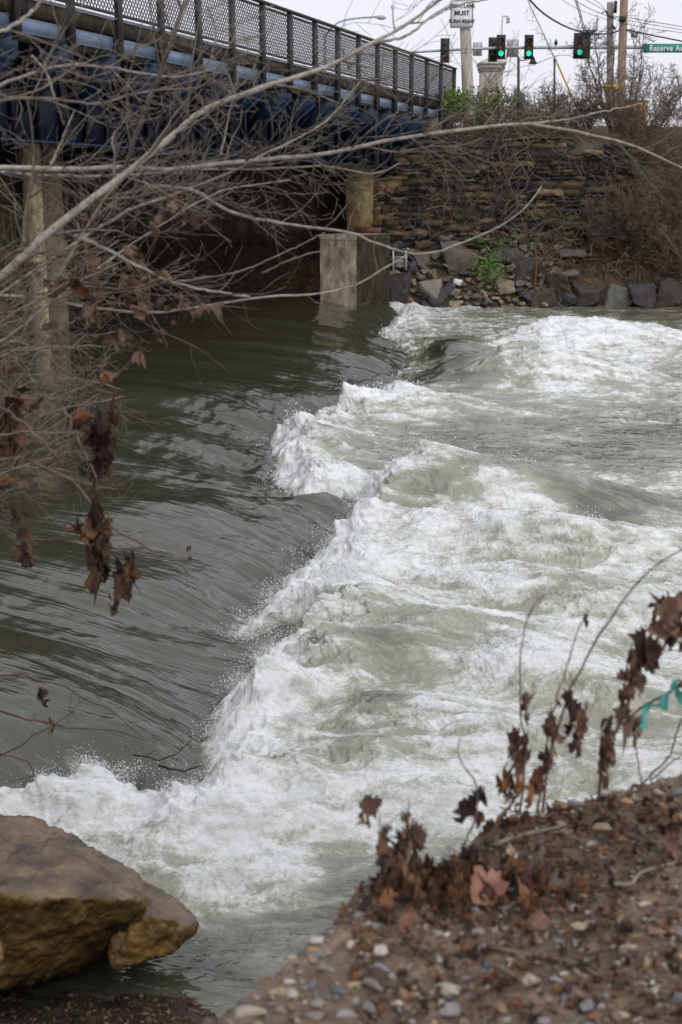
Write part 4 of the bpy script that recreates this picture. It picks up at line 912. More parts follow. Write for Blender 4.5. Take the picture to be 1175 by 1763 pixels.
# signal mast arm
YS = 82; ks = YS/FPX*1.02
arm = empty('signal_mast', tuple(P(1262, 225, YS)), 'long grey steel mast arm carrying the traffic signals across the street', 'signal mast')
mb = MB(); pa = [P(1262, 78, YS), P(1110, 81, YS), P(900, 82, YS), P(800, 85, YS), P(708, 90, YS)]; mb.tube(smooth_pts(pa, 30), np.linspace(.14, .07, 30), 10); mb.build('arm', M['galv'], arm)
mb = MB(); a = P(1262, 240, YS); mb.tube([np.array([a[0], YS, ZR]), P(1262, 70, YS)], [.2, .16], 12); mb.build('pole_shaft', M['galv'], arm)
def disc(mb, c, r, th=.03, n_=20, ny_=-1):
    mb.tube([np.array(c)+np.array([0, -th, 0]), np.array(c)], r, n_)
def signal(px, py, label, face=True, plate=None, wd=14.5, hh=37, dy=0):
    c = P(px, py, YS-.35); h = hh*ks; wh = wd*ks
    s_ = empty('traffic_signal', tuple(c), label, 'traffic signal')
    mb = MB(); pw_, ph_, pdx = plate if plate else (wh*1.0, h, 0)
    mb.box(c+np.array([pdx, .02, 0]), (pw_, .03, ph_)); mb.build('backplate', M['black'], s_)
    mb = MB(); mb.box(c+np.array([0, .10 if face else -.1, 0]), (.33, .22, 1.02)); mb.build('housing', M['wire'], s_)
    if face:
        for i, nm_ in enumerate(('redoff', 'ambo', 'grn')):
            q = c+np.array([0, -.02, .36-.36*i])
            mb = MB(); disc(mb, q, .155); ln_ = mb.build('lens', M[nm_], s_)
            mb = MB(); a_ = np.linspace(-.3, PI+.3, 12)
            v0 = np.stack([np.cos(a_)*.17, a_*0, np.sin(a_)*.17], -1)+q; v1 = v0+np.array([0, -.2, -.02]); vv = np.concatenate([v0, v1]); mb.add(vv, [[i_, i_+1, i_+13, i_+12] for i_ in range(11)]); mb.build('visor', M['wire'], ln_)
    else:
        mb = MB()
        for dz in (-.34, 0, .34): mb.box(c+np.array([0, -.215, dz]), (.2, .02, .16))
        mb.build('back_cover', M['wire'], s_)
    return s_
signal(766.5, 87, 'black traffic signal seen from behind left of the wooden pole', False)
signal(851, 83.5, 'black traffic signal seen from behind half hidden by a green lit one', False).location[1] += .6
signal(863, 81, 'traffic signal showing green, left of the two narrow ones')
signal(911, 81, 'traffic signal showing green, alone in the middle of the mast arm')
signal(998.5, 79, 'traffic signal showing green on a wide black backplate near the utility poles', plate=(27*ks, 39*ks, -.0+4*ks*.9))
for px, py, a_, b__, lab in ((822.5, 84.5, 15, 21, 'pale sign back on the mast arm right of the wooden pole'), (883, 83, 19, 27, 'grey sign back on the mast arm between the two green signals')):
    o_ = empty('sign_back', tuple(P(px, py, YS+.3)), lab, 'sign'); mb = MB(); rrect(mb, P(px, py, YS+.3), a_*ks, b__*ks, .02, .04); mb.build('panel', M['lt'], o_)
    mb = MB(); mb.box(P(px, py, YS+.27), (.05, .03, b__*ks*.8)); mb.build('bracket', M['galv'], o_)
stn = empty('street_name_sign', tuple(P(1160, 83, YS-.4)), 'green street name sign reading Reserve Ave at the right edge', 'sign')
mb = MB(); rrect(mb, P(1151, 83, YS-.4), 80*ks, 13.5*ks, .02, .05); mb.build('panel', M['signgreen'], stn)
o = text('Reserve Ave', .50, P(1150.5, 83.3, YS-.42)+np.array([0, 0, 0]), M['white'], stn); o.data.offset = .008; o.data.space_character = 1.1; o.scale = (.80, 1, 1)
# small lamp silhouettes and street lights
def lamp(name, label, parts):
    c = parts[0][0][0]; o_ = empty(name, tuple(c), label, 'street light')
    for nm_, pts, r, m_ in [(p[2], p[0], p[1], p[3]) for p in parts]: mb = MB(); mb.tube(smooth_pts(pts, 10) if len(pts) > 2 else pts, r, 8); mb.build(nm_, M[m_], o_)
    return o_
def PP(l, Y): return [P(a, b_, Y) for a, b_ in l]
lamp('street_light', 'cobra head street light on a thin curved arm above the bridge railing', [([P(560, 215, 70), P(560, 60, 70)], .08, 'pole_shaft', 'galv'), (PP([(560, 62), (580, 40), (610, 32), (648, 29)], 70), .045, 'arm', 'galv'), (PP([(645, 29), (655, 30), (665, 30.5)], 70), [.06]*3+[.11]*5+[.07]*2, 'lamp_head', 'lt')])
lamp('street_light', 'faint thin pole with small floodlights behind the middle signals', [([P(865, 215, 120), P(865, 28, 120)], .05, 'pole_shaft', 'lt'), (PP([(865, 28), (876, 28)], 120), .05, 'arm', 'lt'), (PP([(872, 31), (878, 33)], 120), .12, 'lamp_head', 'lt'), (PP([(872, 38), (878, 37)], 120), .12, 'lamp_head', 'lt')])
lamp('lantern_post', 'dark post with a bell shaped lantern below the middle signal', [([P(893, 215, 90), P(893, 98, 90)], .09, 'pole_shaft', 'wire'), (PP([(893, 103), (903, 104), (912, 96), (918, 97)], 90), .035, 'arm', 'wire'), ([P(918, 97, 90), P(918, 103, 90)], [.06, .16], 'lamp_neck', 'wire'), ([P(918, 103, 90), P(918, 110, 90)], [.14, .30], 'lamp_shade', 'wire')])
lamp('lantern_post', 'dark slim post standing left of the dark bush', [([P(955, 215, 95), P(955, 100, 95)], .07, 'pole_shaft', 'wire'), ([P(952, 105, 95), P(960, 105, 95)], .03, 'arm', 'wire')])
lamp('street_light', 'hooked grey luminaire at the side of the utility pole', [(PP([(1035, 84), (1035, 76), (1042, 72)], 75), .09, 'arm', 'lt'), (PP([(1040, 72), (1046, 73)], 75), .16, 'lamp_head', 'lt')])
lamp('street_light', 'oval grey luminaire right of the brown utility pole', [(PP([(1078, 50), (1085, 55), (1090, 57)], 58), .03, 'arm', 'lt'), (PP([(1088, 58), (1098, 60)], 58), .14, 'lamp_head', 'lt')])
mb = MB(); q = P(957.5, 78, YS); mb.tube([q, q+np.array([0, 0, .12])], .08, 8); mb.tube([q+np.array([0, 0, .1]), q+np.array([0, 0, .35])], [.13, .03], 8); tag(mb.build('arm_sensor', M['wire']), 'small dark sensor standing on top of the mast arm', 'sensor')
# stone gate pillar with a pyramid roof
YG = 86; kg = YG/FPX*1.02; g0 = P(845, 148, YG)
gp = empty('gate_pillar', (g0[0], YG, ZR), 'pale stone gate pillar with moulded cornice and pyramid roof behind the signals', 'monument')
def zpx(py): return P(845, py, YG)[2]
mb = MB(); zb = ZR; zt_ = zpx(124); mb.box((g0[0], YG, (zb+zt_)/2), (34*kg, 34*kg, zt_-zb)); mb.build('shaft', M['pillar'], gp)
for i, (a_, b__, w2) in enumerate(((124, 120, 37), (120, 113, 40), (113, 109, 43))):
    mb = MB(); mb.box((g0[0], YG, (zpx(a_)+zpx(b__))/2), (w2*kg, w2*kg, zpx(b__)-zpx(a_)-.004)); mb.build('cornice', M['pillar'], gp)
mb = MB(); hw = 21*kg; z0 = zpx(109); z1 = zpx(96); mb.add([[g0[0]-hw, YG-hw, z0], [g0[0]+hw, YG-hw, z0], [g0[0]+hw, YG+hw, z0], [g0[0]-hw, YG+hw, z0], [g0[0], YG, z1]], None, [[0, 1, 4], [1, 2, 4], [2, 3, 4], [3, 0, 4]]); mb.add([[g0[0]-hw, YG-hw, z0], [g0[0]+hw, YG-hw, z0], [g0[0]+hw, YG+hw, z0], [g0[0]-hw, YG+hw, z0]], [[3, 2, 1, 0]]); mb.build('roof', M['pillar'], gp)
mb = MB(); 
for dx in (-9, 0, 9): mb.box((g0[0]+dx*kg, YG-17*kg-.03, (zpx(128)+zpx(160))/2), (4*kg, .1, zpx(128)-zpx(160)))
mb.build('fluting', M['pillar'], gp)
# wires
def wire(pts, r, label, m_='wire'):
    mb = MB(); mb.tube(smooth_pts([P(*p) for p in pts], 40), r, 5); return tag(mb.build('cable', M[m_]), label, 'cable')
wire([(900, -14, 48), (935, 22, 50), (975, 46, 54), (1012, 57, 58), (1048, 58, 60), (1075, 50, 58)], .035, 'thick black cable sagging from the top of the view to the utility poles')
wire([(1075, 50, 58), (1110, 58, 57), (1200, 76, 55)], .03, 'thick black cable running right from the brown utility pole')
wire([(970, -12, 58), (1010, 12, 59), (1048, 28, 60), (1076, 30, 58), (1200, 50, 60)], .014, 'thin wire crossing both utility poles, uppermost')
wire([(990, -12, 58), (1020, 6, 59), (1050, 22, 60), (1078, 34, 58), (1200, 56, 60)], .012, 'thin wire crossing both utility poles, second from the top')
wire([(1000, -12, 58), (1030, 4, 59), (1076, 40, 58), (1200, 60, 60)], .012, 'thin wire crossing both utility poles, third from the top')
wire([(960, -5, 55), (1000, 18, 58), (1051, 36, 60)], .010, 'thin wire rising left from the grey utility pole')
wire([(918, 112, 92), (948, 100, 92), (975, 95, 92), (1020, 108, 92)], .02, 'thin low wire from the lantern to the dark bush')
gu = empty('guy_wire', tuple(P(1015, 235, 53)), 'steel guy wire with yellow guard slanting down into the dark bush', 'guy wire')
mb = MB(); mb.tube([P(905, -8, 53), P(955, 100, 53), P(1013, 232, 53)], .016, 5); mb.build('cable', M['wire'], gu)
mb = MB(); mb.tube([P(960, 108, 52.97), P(1013, 228, 52.97)], .028, 8); mb.build('guard', M['yellow'], gu)
vs = MB()
for k_ in range(40):
    t_ = rb.rand()**.7; q = P(905+50*t_, 10+90*t_, 53); vs.tube(wander(q, rb.normal(size=3), .35, 4, .4), .006, 3, col=DARKT)
for k_ in range(90):
    q = P(1010+rb.normal(0, 7), 58+rb.normal(0, 6), 58); vs.tube(wander(q, rb.normal(size=3), .4, 4, .4), .01, 3, col=DARKT)
for k_ in range(5): vs.tube(smooth_pts([P(990+k_, 0, 57), P(998+k_, 28, 57.5), P(1006+rb.normal(0, 3), 55, 58)], 8), .009, 4, col=DARKT)
tag(vs.build('dead_creeper', M['bark']), 'dry creeper clinging to the cables left of the utility poles', 'vine')
# vehicles half hidden behind the brush
def car(px, Y, ztop_py, col, label, van=False, L=4.5):
    x = (px-587.5)/FPX*Y; c = np.array([x, Y, ZR]); o_ = empty('parked_van' if van else 'parked_car', tuple(c), label, 'van' if van else 'car')
    H = 2.4 if van else 1.45; hb = 1.0 if van else .78
    prof = [(-L/2, .25), (-L/2, hb*.9), (-L*.36, hb), (-L*.22, H), (L*.22 if not van else L*.47, H), (L*.38 if not van else L*.49, hb), (L/2, hb*.9), (L/2, .25)]
    n_ = len(prof); mb = MB(); v = []
    for y, ins_ in ((-.85, 0), (.85, 0)):
        for (a_, z_) in prof: v.append((x+a_, Y+y*(1 if z_ < hb+.01 else .85), ZR+z_))
    mb.add(v, [[i, (i+1) % n_, (i+1) % n_+n_, i+n_] for i in range(n_)]+[[0, 7, 6, 1], [1, 6, 5, 2], [2, 5, 4, 3], [8, 9, 14, 15], [9, 10, 13, 14], [10, 11, 12, 13]], col=col); mb.build('body', M['col'], o_)
    mb = MB()
    mb.add([(x-L*.31, Y-.845, ZR+hb+.04), (x+L*.31, Y-.845, ZR+hb+.04), (x+L*.19, Y-.745, ZR+H-.12), (x-L*.20, Y-.745, ZR+H-.12)], [[0, 1, 2, 3]]); mb.build('side_window', M['black'], o_)
    for a_ in (-.31, .31):
        for b__ in (-.8, .8):
            mb = MB(); mb.tube([(x+L*a_, Y+b__-.1, ZR+.32), (x+L*a_, Y+b__+.1, ZR+.32)], .32, 16); mb.build('wheel', M['black'], o_)
    return o_
car(1009, 66, 186, (.75, .75, .76), 'white car roof showing over the bank top left of the dark bush')
yc = P(1093, 207, 62); yb_ = empty('utility_cabinet', tuple(yc), 'yellow orange cabinet behind the bushes right of the utility poles', 'cabinet'); yh = P(1093, 176, 62)[2]
mb = MB(); mb.box((yc[0], 62, (yc[2]-.6+yh)/2), (.98, .8, yh-yc[2]+.6), col=(.55, .30, .07)); mb.build('body', M['col'], yb_)
mb = MB(); mb.box((yc[0], 61.58, (yc[2]+yh)/2), (.8, .03, (yh-yc[2])*.8), col=(.42, .24, .07)); dr_ = mb.build('door', M['col'], yb_)
mb = MB(); mb.box((yc[0]+.3, 61.55, (yc[2]+yh)/2), (.05, .04, .16), col=(.1, .1, .1)); mb.build('handle', M['col'], dr_)
mb = MB(); mb.box((yc[0], 62, yh+.035), (1.08, .9, .06), col=(.5, .3, .1)); mb.build('lid', M['col'], yb_)
# distant bare trees over the road
def far_tree(x, Y, h, label):
    st = []; base = np.array([x, Y, ZR-.3]); mb = MB()
    tr = wander(base, (0, 0, 1), h*.55, 6, .06); o_ = empty('distant_tree', tuple(base), label, 'tree', 'bare trees beyond the road')
    mb.tube(tr, np.linspace(.25, .14, len(tr)), 7, col=(.9, .85, .9)); mb.build('trunk', M['fartree'], o_)
    cr = MB(); twigs(cr, tr, np.linspace(.25, .14, len(tr)), h*.05, h*.42, 2, (.9, .85, .9), .12, (0, 0, .5), .4, .9, 3, None, .25); 
    cr.build('crown', M['fartree'], o_); return o_
M['fartree'] = mat('distant_bark', (.26, .24, .25), .9, 3, .2, use_col=True)
protos_t = [far_tree((690-587.5)/FPX*125, 125, 8, 'distant bare tree seen through the railing, nearest the end of the bridge'), far_tree((960-587.5)/FPX*130, 130, 7, 'distant bare tree behind the dark slim lamp post')]
for k_, (px, Y, sc, lab) in enumerate(((430, 120, 1.35, 'distant bare tree seen through the leftmost clear railing panels'), (480, 140, 1.3, 'second distant bare tree from the left behind the railing'), (545, 130, 1.1, 'distant bare tree behind the middle railing panels'), (590, 150, 1.2, 'distant bare tree behind the railing under the street light'),
      (640, 135, 1.0, 'distant bare tree behind the railing right of the street light'), (740, 140, 1.0, 'distant bare tree just left of the wooden pole'), (880, 150, .9, 'distant bare tree right of the stone gate pillar'), (920, 145, .8, 'distant bare tree behind the bell shaped lantern'),
      (1000, 140, .95, 'distant bare tree behind the dark bush'), (1040, 150, 1.0, 'distant bare tree behind the grey utility pole'), (1095, 135, 1.1, 'distant bare tree behind the yellow cabinet'), (1140, 150, 1.2, 'distant bare tree below the street sign'), (1180, 140, 1.2, 'distant bare tree at the right edge'), (800, 160, .8, 'distant bare tree between the wooden pole and gate pillar'))):
    dup(protos_t[k_ % 2], ((px-587.5)/FPX*Y, Y, ZR-.3), (0, 0, k_*1.3), sc, lab)
# ------------------------------------------------------------------ boulders at the near left
def boulder(name, pts, label, col, disp=.035, sub=4, seed=1, sc=3.):
    V, F = hull(np.array([P(*p) for p in pts])-P(*pts[0]), 0, .0001, seed, sc, None, 0, 300)
    tmp = bpy.data.meshes.new('tmp'); tmp.from_pydata(V.tolist(), [], F.tolist()); to = bpy.data.objects.new('tmp', tmp); C.objects.link(to)
    rm = to.modifiers.new('r', 'REMESH'); rm.mode = 'VOXEL'; rm.voxel_size = .013
    sm_ = to.modifiers.new('s', 'SMOOTH'); sm_.iterations = 3
    bpy.context.view_layer.update(); ev = to.evaluated_get(bpy.context.evaluated_depsgraph_get()).to_mesh()
    n_ = len(ev.vertices); V = np.empty(n_*3); ev.vertices.foreach_get('co', V); V = V.reshape(-1, 3); NN = np.array([v.normal[:] for v in ev.vertices])
    F = np.array([list(p.vertices) for p in ev.polygons if len(p.vertices) == 4]); bpy.data.objects.remove(to)
    D = np.array([mnoise.fractal(Vector(q*sc)+Vector((seed*3.1, seed, 0)), .7, 2.1, 4)*disp*.5 + .022*abs(mnoise.noise(Vector((q[0]*1.7+seed, q[1]*1.7, q[2]*10+q[0]*3)))) + .013*mnoise.fractal(Vector(q*13), .45, 2.1, 5) - .018*max(0, .12-abs(mnoise.noise(Vector(q*3.1)+Vector((seed, 5, 2)))))/.12 for q in V])
    V = V+NN*D[:, None]
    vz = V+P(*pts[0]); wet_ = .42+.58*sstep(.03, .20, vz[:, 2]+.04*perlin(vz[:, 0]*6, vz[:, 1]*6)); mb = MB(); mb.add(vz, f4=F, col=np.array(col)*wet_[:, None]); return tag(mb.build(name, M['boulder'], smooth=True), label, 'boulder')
bm_ = mat('brown_boulder', (.055, .038, .018), .45, 4, .6, .03, 12, use_col=True, spec=.45, col2=(.25, .155, .05), detail=10); M['boulder'] = bm_
t = bm_.node_tree; pb = t.nodes['Principled BSDF']        # greyer brown mixed in on faces that look up, boundary broken by noise
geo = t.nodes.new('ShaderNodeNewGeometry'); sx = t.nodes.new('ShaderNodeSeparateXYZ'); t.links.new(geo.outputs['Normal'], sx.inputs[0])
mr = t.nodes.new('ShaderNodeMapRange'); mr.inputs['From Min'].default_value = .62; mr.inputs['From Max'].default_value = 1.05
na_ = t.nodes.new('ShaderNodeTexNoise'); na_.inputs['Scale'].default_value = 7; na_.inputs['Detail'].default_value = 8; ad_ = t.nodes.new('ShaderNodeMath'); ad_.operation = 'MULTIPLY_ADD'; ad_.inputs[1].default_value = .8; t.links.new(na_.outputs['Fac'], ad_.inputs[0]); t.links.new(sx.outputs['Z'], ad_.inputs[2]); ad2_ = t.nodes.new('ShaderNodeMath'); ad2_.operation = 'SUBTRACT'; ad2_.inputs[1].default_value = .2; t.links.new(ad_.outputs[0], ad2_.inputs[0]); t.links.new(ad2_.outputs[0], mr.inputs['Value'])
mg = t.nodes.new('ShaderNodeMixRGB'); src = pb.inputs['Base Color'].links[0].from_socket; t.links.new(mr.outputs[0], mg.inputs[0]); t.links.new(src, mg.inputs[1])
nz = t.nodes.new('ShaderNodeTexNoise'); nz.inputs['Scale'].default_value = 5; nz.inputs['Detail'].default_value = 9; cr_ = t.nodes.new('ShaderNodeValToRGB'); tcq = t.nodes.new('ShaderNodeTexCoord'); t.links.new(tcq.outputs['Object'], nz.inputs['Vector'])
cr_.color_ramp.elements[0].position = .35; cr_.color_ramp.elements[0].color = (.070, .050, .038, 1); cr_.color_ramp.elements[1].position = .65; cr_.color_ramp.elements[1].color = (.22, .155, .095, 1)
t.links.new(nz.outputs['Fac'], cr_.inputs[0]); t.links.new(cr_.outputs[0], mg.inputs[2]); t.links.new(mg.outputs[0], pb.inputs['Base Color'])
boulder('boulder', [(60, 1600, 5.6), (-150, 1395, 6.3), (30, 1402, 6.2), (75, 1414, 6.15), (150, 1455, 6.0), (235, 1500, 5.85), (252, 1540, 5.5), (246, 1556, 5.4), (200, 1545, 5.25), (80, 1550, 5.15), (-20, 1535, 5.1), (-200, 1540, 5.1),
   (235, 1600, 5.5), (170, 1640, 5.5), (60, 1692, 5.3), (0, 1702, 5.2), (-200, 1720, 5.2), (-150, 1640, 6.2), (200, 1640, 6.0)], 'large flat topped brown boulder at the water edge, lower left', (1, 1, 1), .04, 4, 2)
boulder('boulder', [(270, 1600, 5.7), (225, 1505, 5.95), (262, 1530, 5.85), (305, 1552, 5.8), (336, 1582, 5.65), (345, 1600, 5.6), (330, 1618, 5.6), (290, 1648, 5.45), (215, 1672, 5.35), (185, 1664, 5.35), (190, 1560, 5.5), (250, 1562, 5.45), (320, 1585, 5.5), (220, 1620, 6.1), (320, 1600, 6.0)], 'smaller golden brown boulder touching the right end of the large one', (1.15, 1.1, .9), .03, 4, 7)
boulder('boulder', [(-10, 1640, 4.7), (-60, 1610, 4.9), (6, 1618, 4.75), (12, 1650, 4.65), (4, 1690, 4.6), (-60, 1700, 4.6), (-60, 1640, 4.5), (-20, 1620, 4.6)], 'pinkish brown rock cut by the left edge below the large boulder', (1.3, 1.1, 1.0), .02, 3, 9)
# ------------------------------------------------------------------ near bank: gravel, litter, sticks, dead stems
rp = np.random.RandomState(55)
def surf(x, y): return znear(np.atleast_2d(x), np.atleast_2d(y)).ravel()
PC = [(.40, .36, .30), (.20, .19, .19), (.36, .27, .17), (.46, .42, .36), (.16, .15, .155), (.28, .18, .12), (.24, .22, .21), (.34, .22, .12)]
ico = [hull(rockpts(np.random.RandomState(200+k_), 14, .7), 1, .03, k_, 1.5) for k_ in range(6)]
def stones(mb, n_, xr, yr, smin, smax, pw_=2.5, cmul=1.):
    x = rp.uniform(*xr, n_); y = rp.uniform(*yr, n_); z = surf(x, y)
    for i in range(n_):
        V, F = ico[rp.randint(6)]; s_ = smin+(smax-smin)*rp.rand()**pw_
        c = np.array(PC[rp.randint(8)])*rp.uniform(.45, 1.2)*cmul
        mb.add((V*s_*np.array([1, rp.uniform(.7, 1), rp.uniform(.5, .8)]))@rotz(rp.uniform(0, 6)).T+np.array([x[i], y[i], z[i]+s_*.12]), f3=F, col=c)
mb = MB(); stones(mb, 5600, (-.55, 1.15), (1.85, 3.5), .005, .022, 2.2); stones(mb, 420, (-.3, .8), (1.9, 2.5), .015, .045, 2.5); stones(mb, 90, (-.4, 1.0), (1.9, 3.3), .03, .06, 1)
stones(mb, 1700, (1.1, 3.2), (1.2, 4.2), .008, .04, 2.2); stones(mb, 700, (-1.6, 1.2), (.8, 1.9), .008, .04, 2.2)
tag(mb.build('bank_gravel', M['pebble'], smooth=False), 'small mixed brown and grey pebbles pressed into the near bank', 'gravel', kind='stuff')
mb = MB(); stones(mb, 2600, (-1.9, -.1), (4.3, 5.9), .012, .05, 2.5, np.array([.50, .40, .30]))
tag(mb.build('shore_gravel', M['pebble']), 'wet dark gravel at the water edge below the boulders', 'gravel', kind='stuff')
def onbank(px, py):
    Ys = np.arange(1.8, 3.6, .012); d = ray(px, py); x = d[0]/d[1]*Ys; z = EYE+d[2]/d[1]*Ys
    h = np.nonzero(z <= znear(x[None], Ys[None])[0])[0]
    return np.array([x[h[0]], Ys[h[0]], z[h[0]]]) if len(h) else None
for (px, py, s_, c, lab) in ((770, 1710, 54, (.44, .40, .31), 'large tan flat pebble in front on the near bank'), (690, 1738, 42, (.62, .56, .48), 'pale cream pebble at the lower edge of the near bank'), (652, 1603, 17, (.75, .74, .72), 'small bright white pebble near the bank edge'),
    (545, 1650, 46, (.22, .21, .22), 'squarish grey stone perched on the bank edge'), (500, 1694, 26, (.55, .53, .50), 'round white pebble on the bank edge beside the brown one'), (478, 1712, 34, (.38, .29, .21), 'brown pebble on the bank edge by the water'),
    (672, 1558, 38, (.20, .19, .20), 'oval grey stone at the foot of the leaf heap on the bank edge'), (660, 1530, 42, (.24, .23, .24), 'dark grey flat stone half under the leaf heap'), (1080, 1640, 42, (.42, .36, .26), 'tan stone at the right side of the near bank'), (958, 1692, 30, (.34, .33, .34), 'light grey pebble low on the near bank'),
    (1168, 1650, 30, (.48, .28, .14), 'orange pebble at the right edge of the near bank'), (655, 1670, 34, (.30, .30, .33), 'blue grey pebble left of the large tan one'), (790, 1735, 42, (.33, .33, .36), 'grey pebble just below the large tan one'), (880, 1533, 17, (.6, .56, .5), 'small pale stone right of the pink leaf'),
    (430, 1750, 60, (.42, .36, .28), 'long tan stone at the bottom of the bank edge'), (640, 1700, 44, (.22, .19, .17), 'dark brown stone left of the large tan pebble'), (560, 1672, 36, (.25, .22, .19), 'brown stone below the squarish grey one'), (600, 1755, 50, (.36, .34, .32), 'grey stone at the very bottom of the frame'),
    (1110, 1560, 26, (.5, .44, .36), 'pale brown pebble beside the pale root'), (900, 1648, 30, (.42, .30, .16), 'ochre pebble in the middle of the near bank'), (722, 1635, 26, (.3, .3, .33), 'small blue grey pebble below the leaf heap'), (1000, 1600, 28, (.38, .34, .3), 'pale stone right of the dark stick')):
    q = onbank(px, py)
    if q is None: print('off bank', px, py); continue
    k_ = q[1]/FPX*1.05; V, F = ico[rp.randint(6)]
    mb = MB(); mb.add((V*s_*k_*1.15*np.array([1, .8, .62]))@rotz(rp.uniform(-.6, .6)).T+q+np.array([0, 0, s_*k_*.15]), f3=F, col=c); tag(mb.build('pebble', M['pebble'], smooth=True), lab, 'pebble')
# litter
mb = MB()
def litter(n_, fx, fy, smin, smax, lift=.004, curl=1.2):
    for _ in range(n_):
        q = onbank(fx(), fy())
        if q is None: continue
        add_leaf(mb, q+np.array([0, 0, abs(rl.normal(0, lift))+.003]), rl.uniform(smin, smax), rl, None, curl, R=rotz(rl.uniform(0, 6))@np.array([[1, 0, 0], [0, math.cos(a_ := rl.normal(0, .5)), -math.sin(a_)], [0, math.sin(a_), math.cos(a_)]]))
litter(800, lambda: rl.uniform(600, 1175), lambda: rl.uniform(1380, 1763), .008, .034)
litter(330, lambda: rl.normal(800, 95), lambda: rl.normal(1535, 25), .012, .042, .012, 2.2)
litter(160, lambda: rl.normal(690, 35), lambda: rl.normal(1520, 30), .015, .04, .02, 2.2)
litter(200, lambda: rl.uniform(820, 1175), lambda: rl.normal(1420, 26), .012, .035, .012)
for _ in range(380):
    x_, y_ = rl.uniform(1.0, 3.0), rl.uniform(1.3, 4.0); add_leaf(mb, (x_, y_, surf(x_, y_)[0]+.006), rl.uniform(.012, .045), rl, None, 1.2, R=rotz(rl.uniform(0, 6))@np.array([[1, 0, 0], [0, .9, -.43], [0, .43, .9]]))
tag(mb.build('leaf_litter', M['leaf']), 'brown crumpled dead leaves and scraps matted along the bank edge', 'leaves', kind='stuff')
mb = MB()
for _ in range(900):
    q = onbank(rl.uniform(600, 1175), 1380+383*rl.rand()**1.3)
    if q is None: continue
    a_ = rl.uniform(0, 6); mb.tube(wander(q+np.array([0, 0, .006]), (math.cos(a_), math.sin(a_), 0), rl.uniform(.02, .09), 3, .15), rl.uniform(.0007, .002), 4, col=np.array([(.9, .75, .6), (.5, .38, .3), (.25, .18, .15)][rl.randint(3)]))
tag(mb.build('twig_litter', M['bark']), 'broken twigs and straw scattered over the near bank', 'twigs', kind='stuff')
for (px, py, s_, c, lab) in ((838, 1545, 92, (.33, .17, .125), 'large pinkish brown dead leaf lying in the leaf heap'), (905, 1552, 44, (.34, .19, .14), 'small pink brown leaf right of the large pinkish one'), (635, 1405, 50, (.17, .10, .075), 'curled brown leaf sticking up at the left end of the bank edge'),
        (700, 1600, 60, (.24, .12, .08), 'red brown leaf below the leaf heap on the bank edge'), (1150, 1470, 60, (.28, .16, .12), 'dull pink leaf at the right edge of the near bank'), (925, 1600, 50, (.30, .17, .12), 'dead leaf on the gravel right of the leaf heap'), (880, 1480, 40, (.62, .52, .4), 'pale tan leaf scrap on top of the leaf heap')):
    q = onbank(px, py) if py > 1450 or px > 900 else P(px, py, 2.55)
    if q is None: print('off', px, py); continue
    k_ = q[1]/FPX*1.05; mb = MB(); add_leaf(mb, q+np.array([0, -.01, .02]), s_*k_, np.random.RandomState(int(px)), c, .9, R=np.array([[1, 0, 0], [0, .75, -.66], [0, .66, .75]])@rotz(px)); tag(mb.build('dead_leaf', M['leaf'], smooth=True), lab, 'leaf')
for (pts, r, col, lab) in (([(735, 1474), (790, 1470), (850, 1462), (900, 1445), (978, 1428)], .0065, (1.1, .98, .88), 'long pale root lying along the bank edge'), ([(706, 1505), (760, 1498), (830, 1502), (870, 1500)], .005, (.9, .75, .62), 'pale stick across the leaf heap'),
        ([(1040, 1528), (1085, 1530), (1105, 1510), (1165, 1492)], .0045, (1.2, 1.08, .95), 'bent pale root at the right of the near bank'), ([(1072, 1440), (1110, 1455), (1180, 1462)], .006, (.55, .45, .4), 'grey stick at the right end of the bank edge'),
        ([(850, 1640), (920, 1655), (985, 1665), (1030, 1688)], .005, (.75, .6, .52), 'brown stick lying low on the near bank')):
    pp_ = [onbank(*q) for q in pts]; print('stick', pts[0]) if any(q is None for q in pp_) else None; p = smooth_pts([q+np.array([0, 0, .012]) for q in pp_ if q is not None], 16); mb = MB(); mb.tube(p, np.linspace(r, r*.5, 16)*(1+rb.normal(0, .08, 16)), 7, col=col); tag(mb.build('stick', M['bark'], smooth=True), lab, 'stick')
# standing dead stems with leaves
def stemplant(label, stems_, clumps, name='dead_stem_plant', col=(.62, .40, .30), Y=2.85, cols=None):
    q = P(stems_[0][0][-1][0], stems_[0][0][-1][1], Y); o_ = empty(name, tuple(q), label, 'plant')
    for pts, r0, r1 in stems_:
        mb = MB(); p = smooth_pts([P(a, b_, Y) for a, b_ in pts], 22); p[1:-1] += rb.normal(0, .0012, (20, 3)); rr = np.linspace(r1, r0, 22)*(1+.25*(np.arange(22) % 4 == 0)); mb.tube(p, rr, 6, col=col)
        mb.build('stem', M['bark'], o_, smooth=True)
    for (a, b_, w2, h2, n_) in clumps: leaf_clump('leaf_cluster', o_, a, b_, Y-.02, w2, h2, n_, rl, cols)
    return o_
BR = [(.11, .065, .045), (.16, .095, .07), (.07, .04, .03), (.20, .12, .08)]
stemplant('slender hooked stem with a withered leaf, leftmost of the tall stems on the bank edge', [([(970, 1030), (965, 1020), (940, 1022), (915, 1048), (900, 1100), (895, 1180), (898, 1240), (905, 1290), (902, 1350), (895, 1400)], .0028, .0012)], [(904, 1215, 22, 70, 7), (897, 1292, 44, 46, 7)], cols=BR)
stemplant('short tan stem with a small curled leaf at its tip', [([(1003, 1070), (990, 1100), (975, 1150), (960, 1200), (945, 1260), (935, 1330), (925, 1400)], .0030, .0015)], [(1011, 1074, 16, 26, 3), (952, 1262, 34, 66, 8), (940, 1310, 34, 40, 6)], cols=BR, col=(.85, .55, .36))
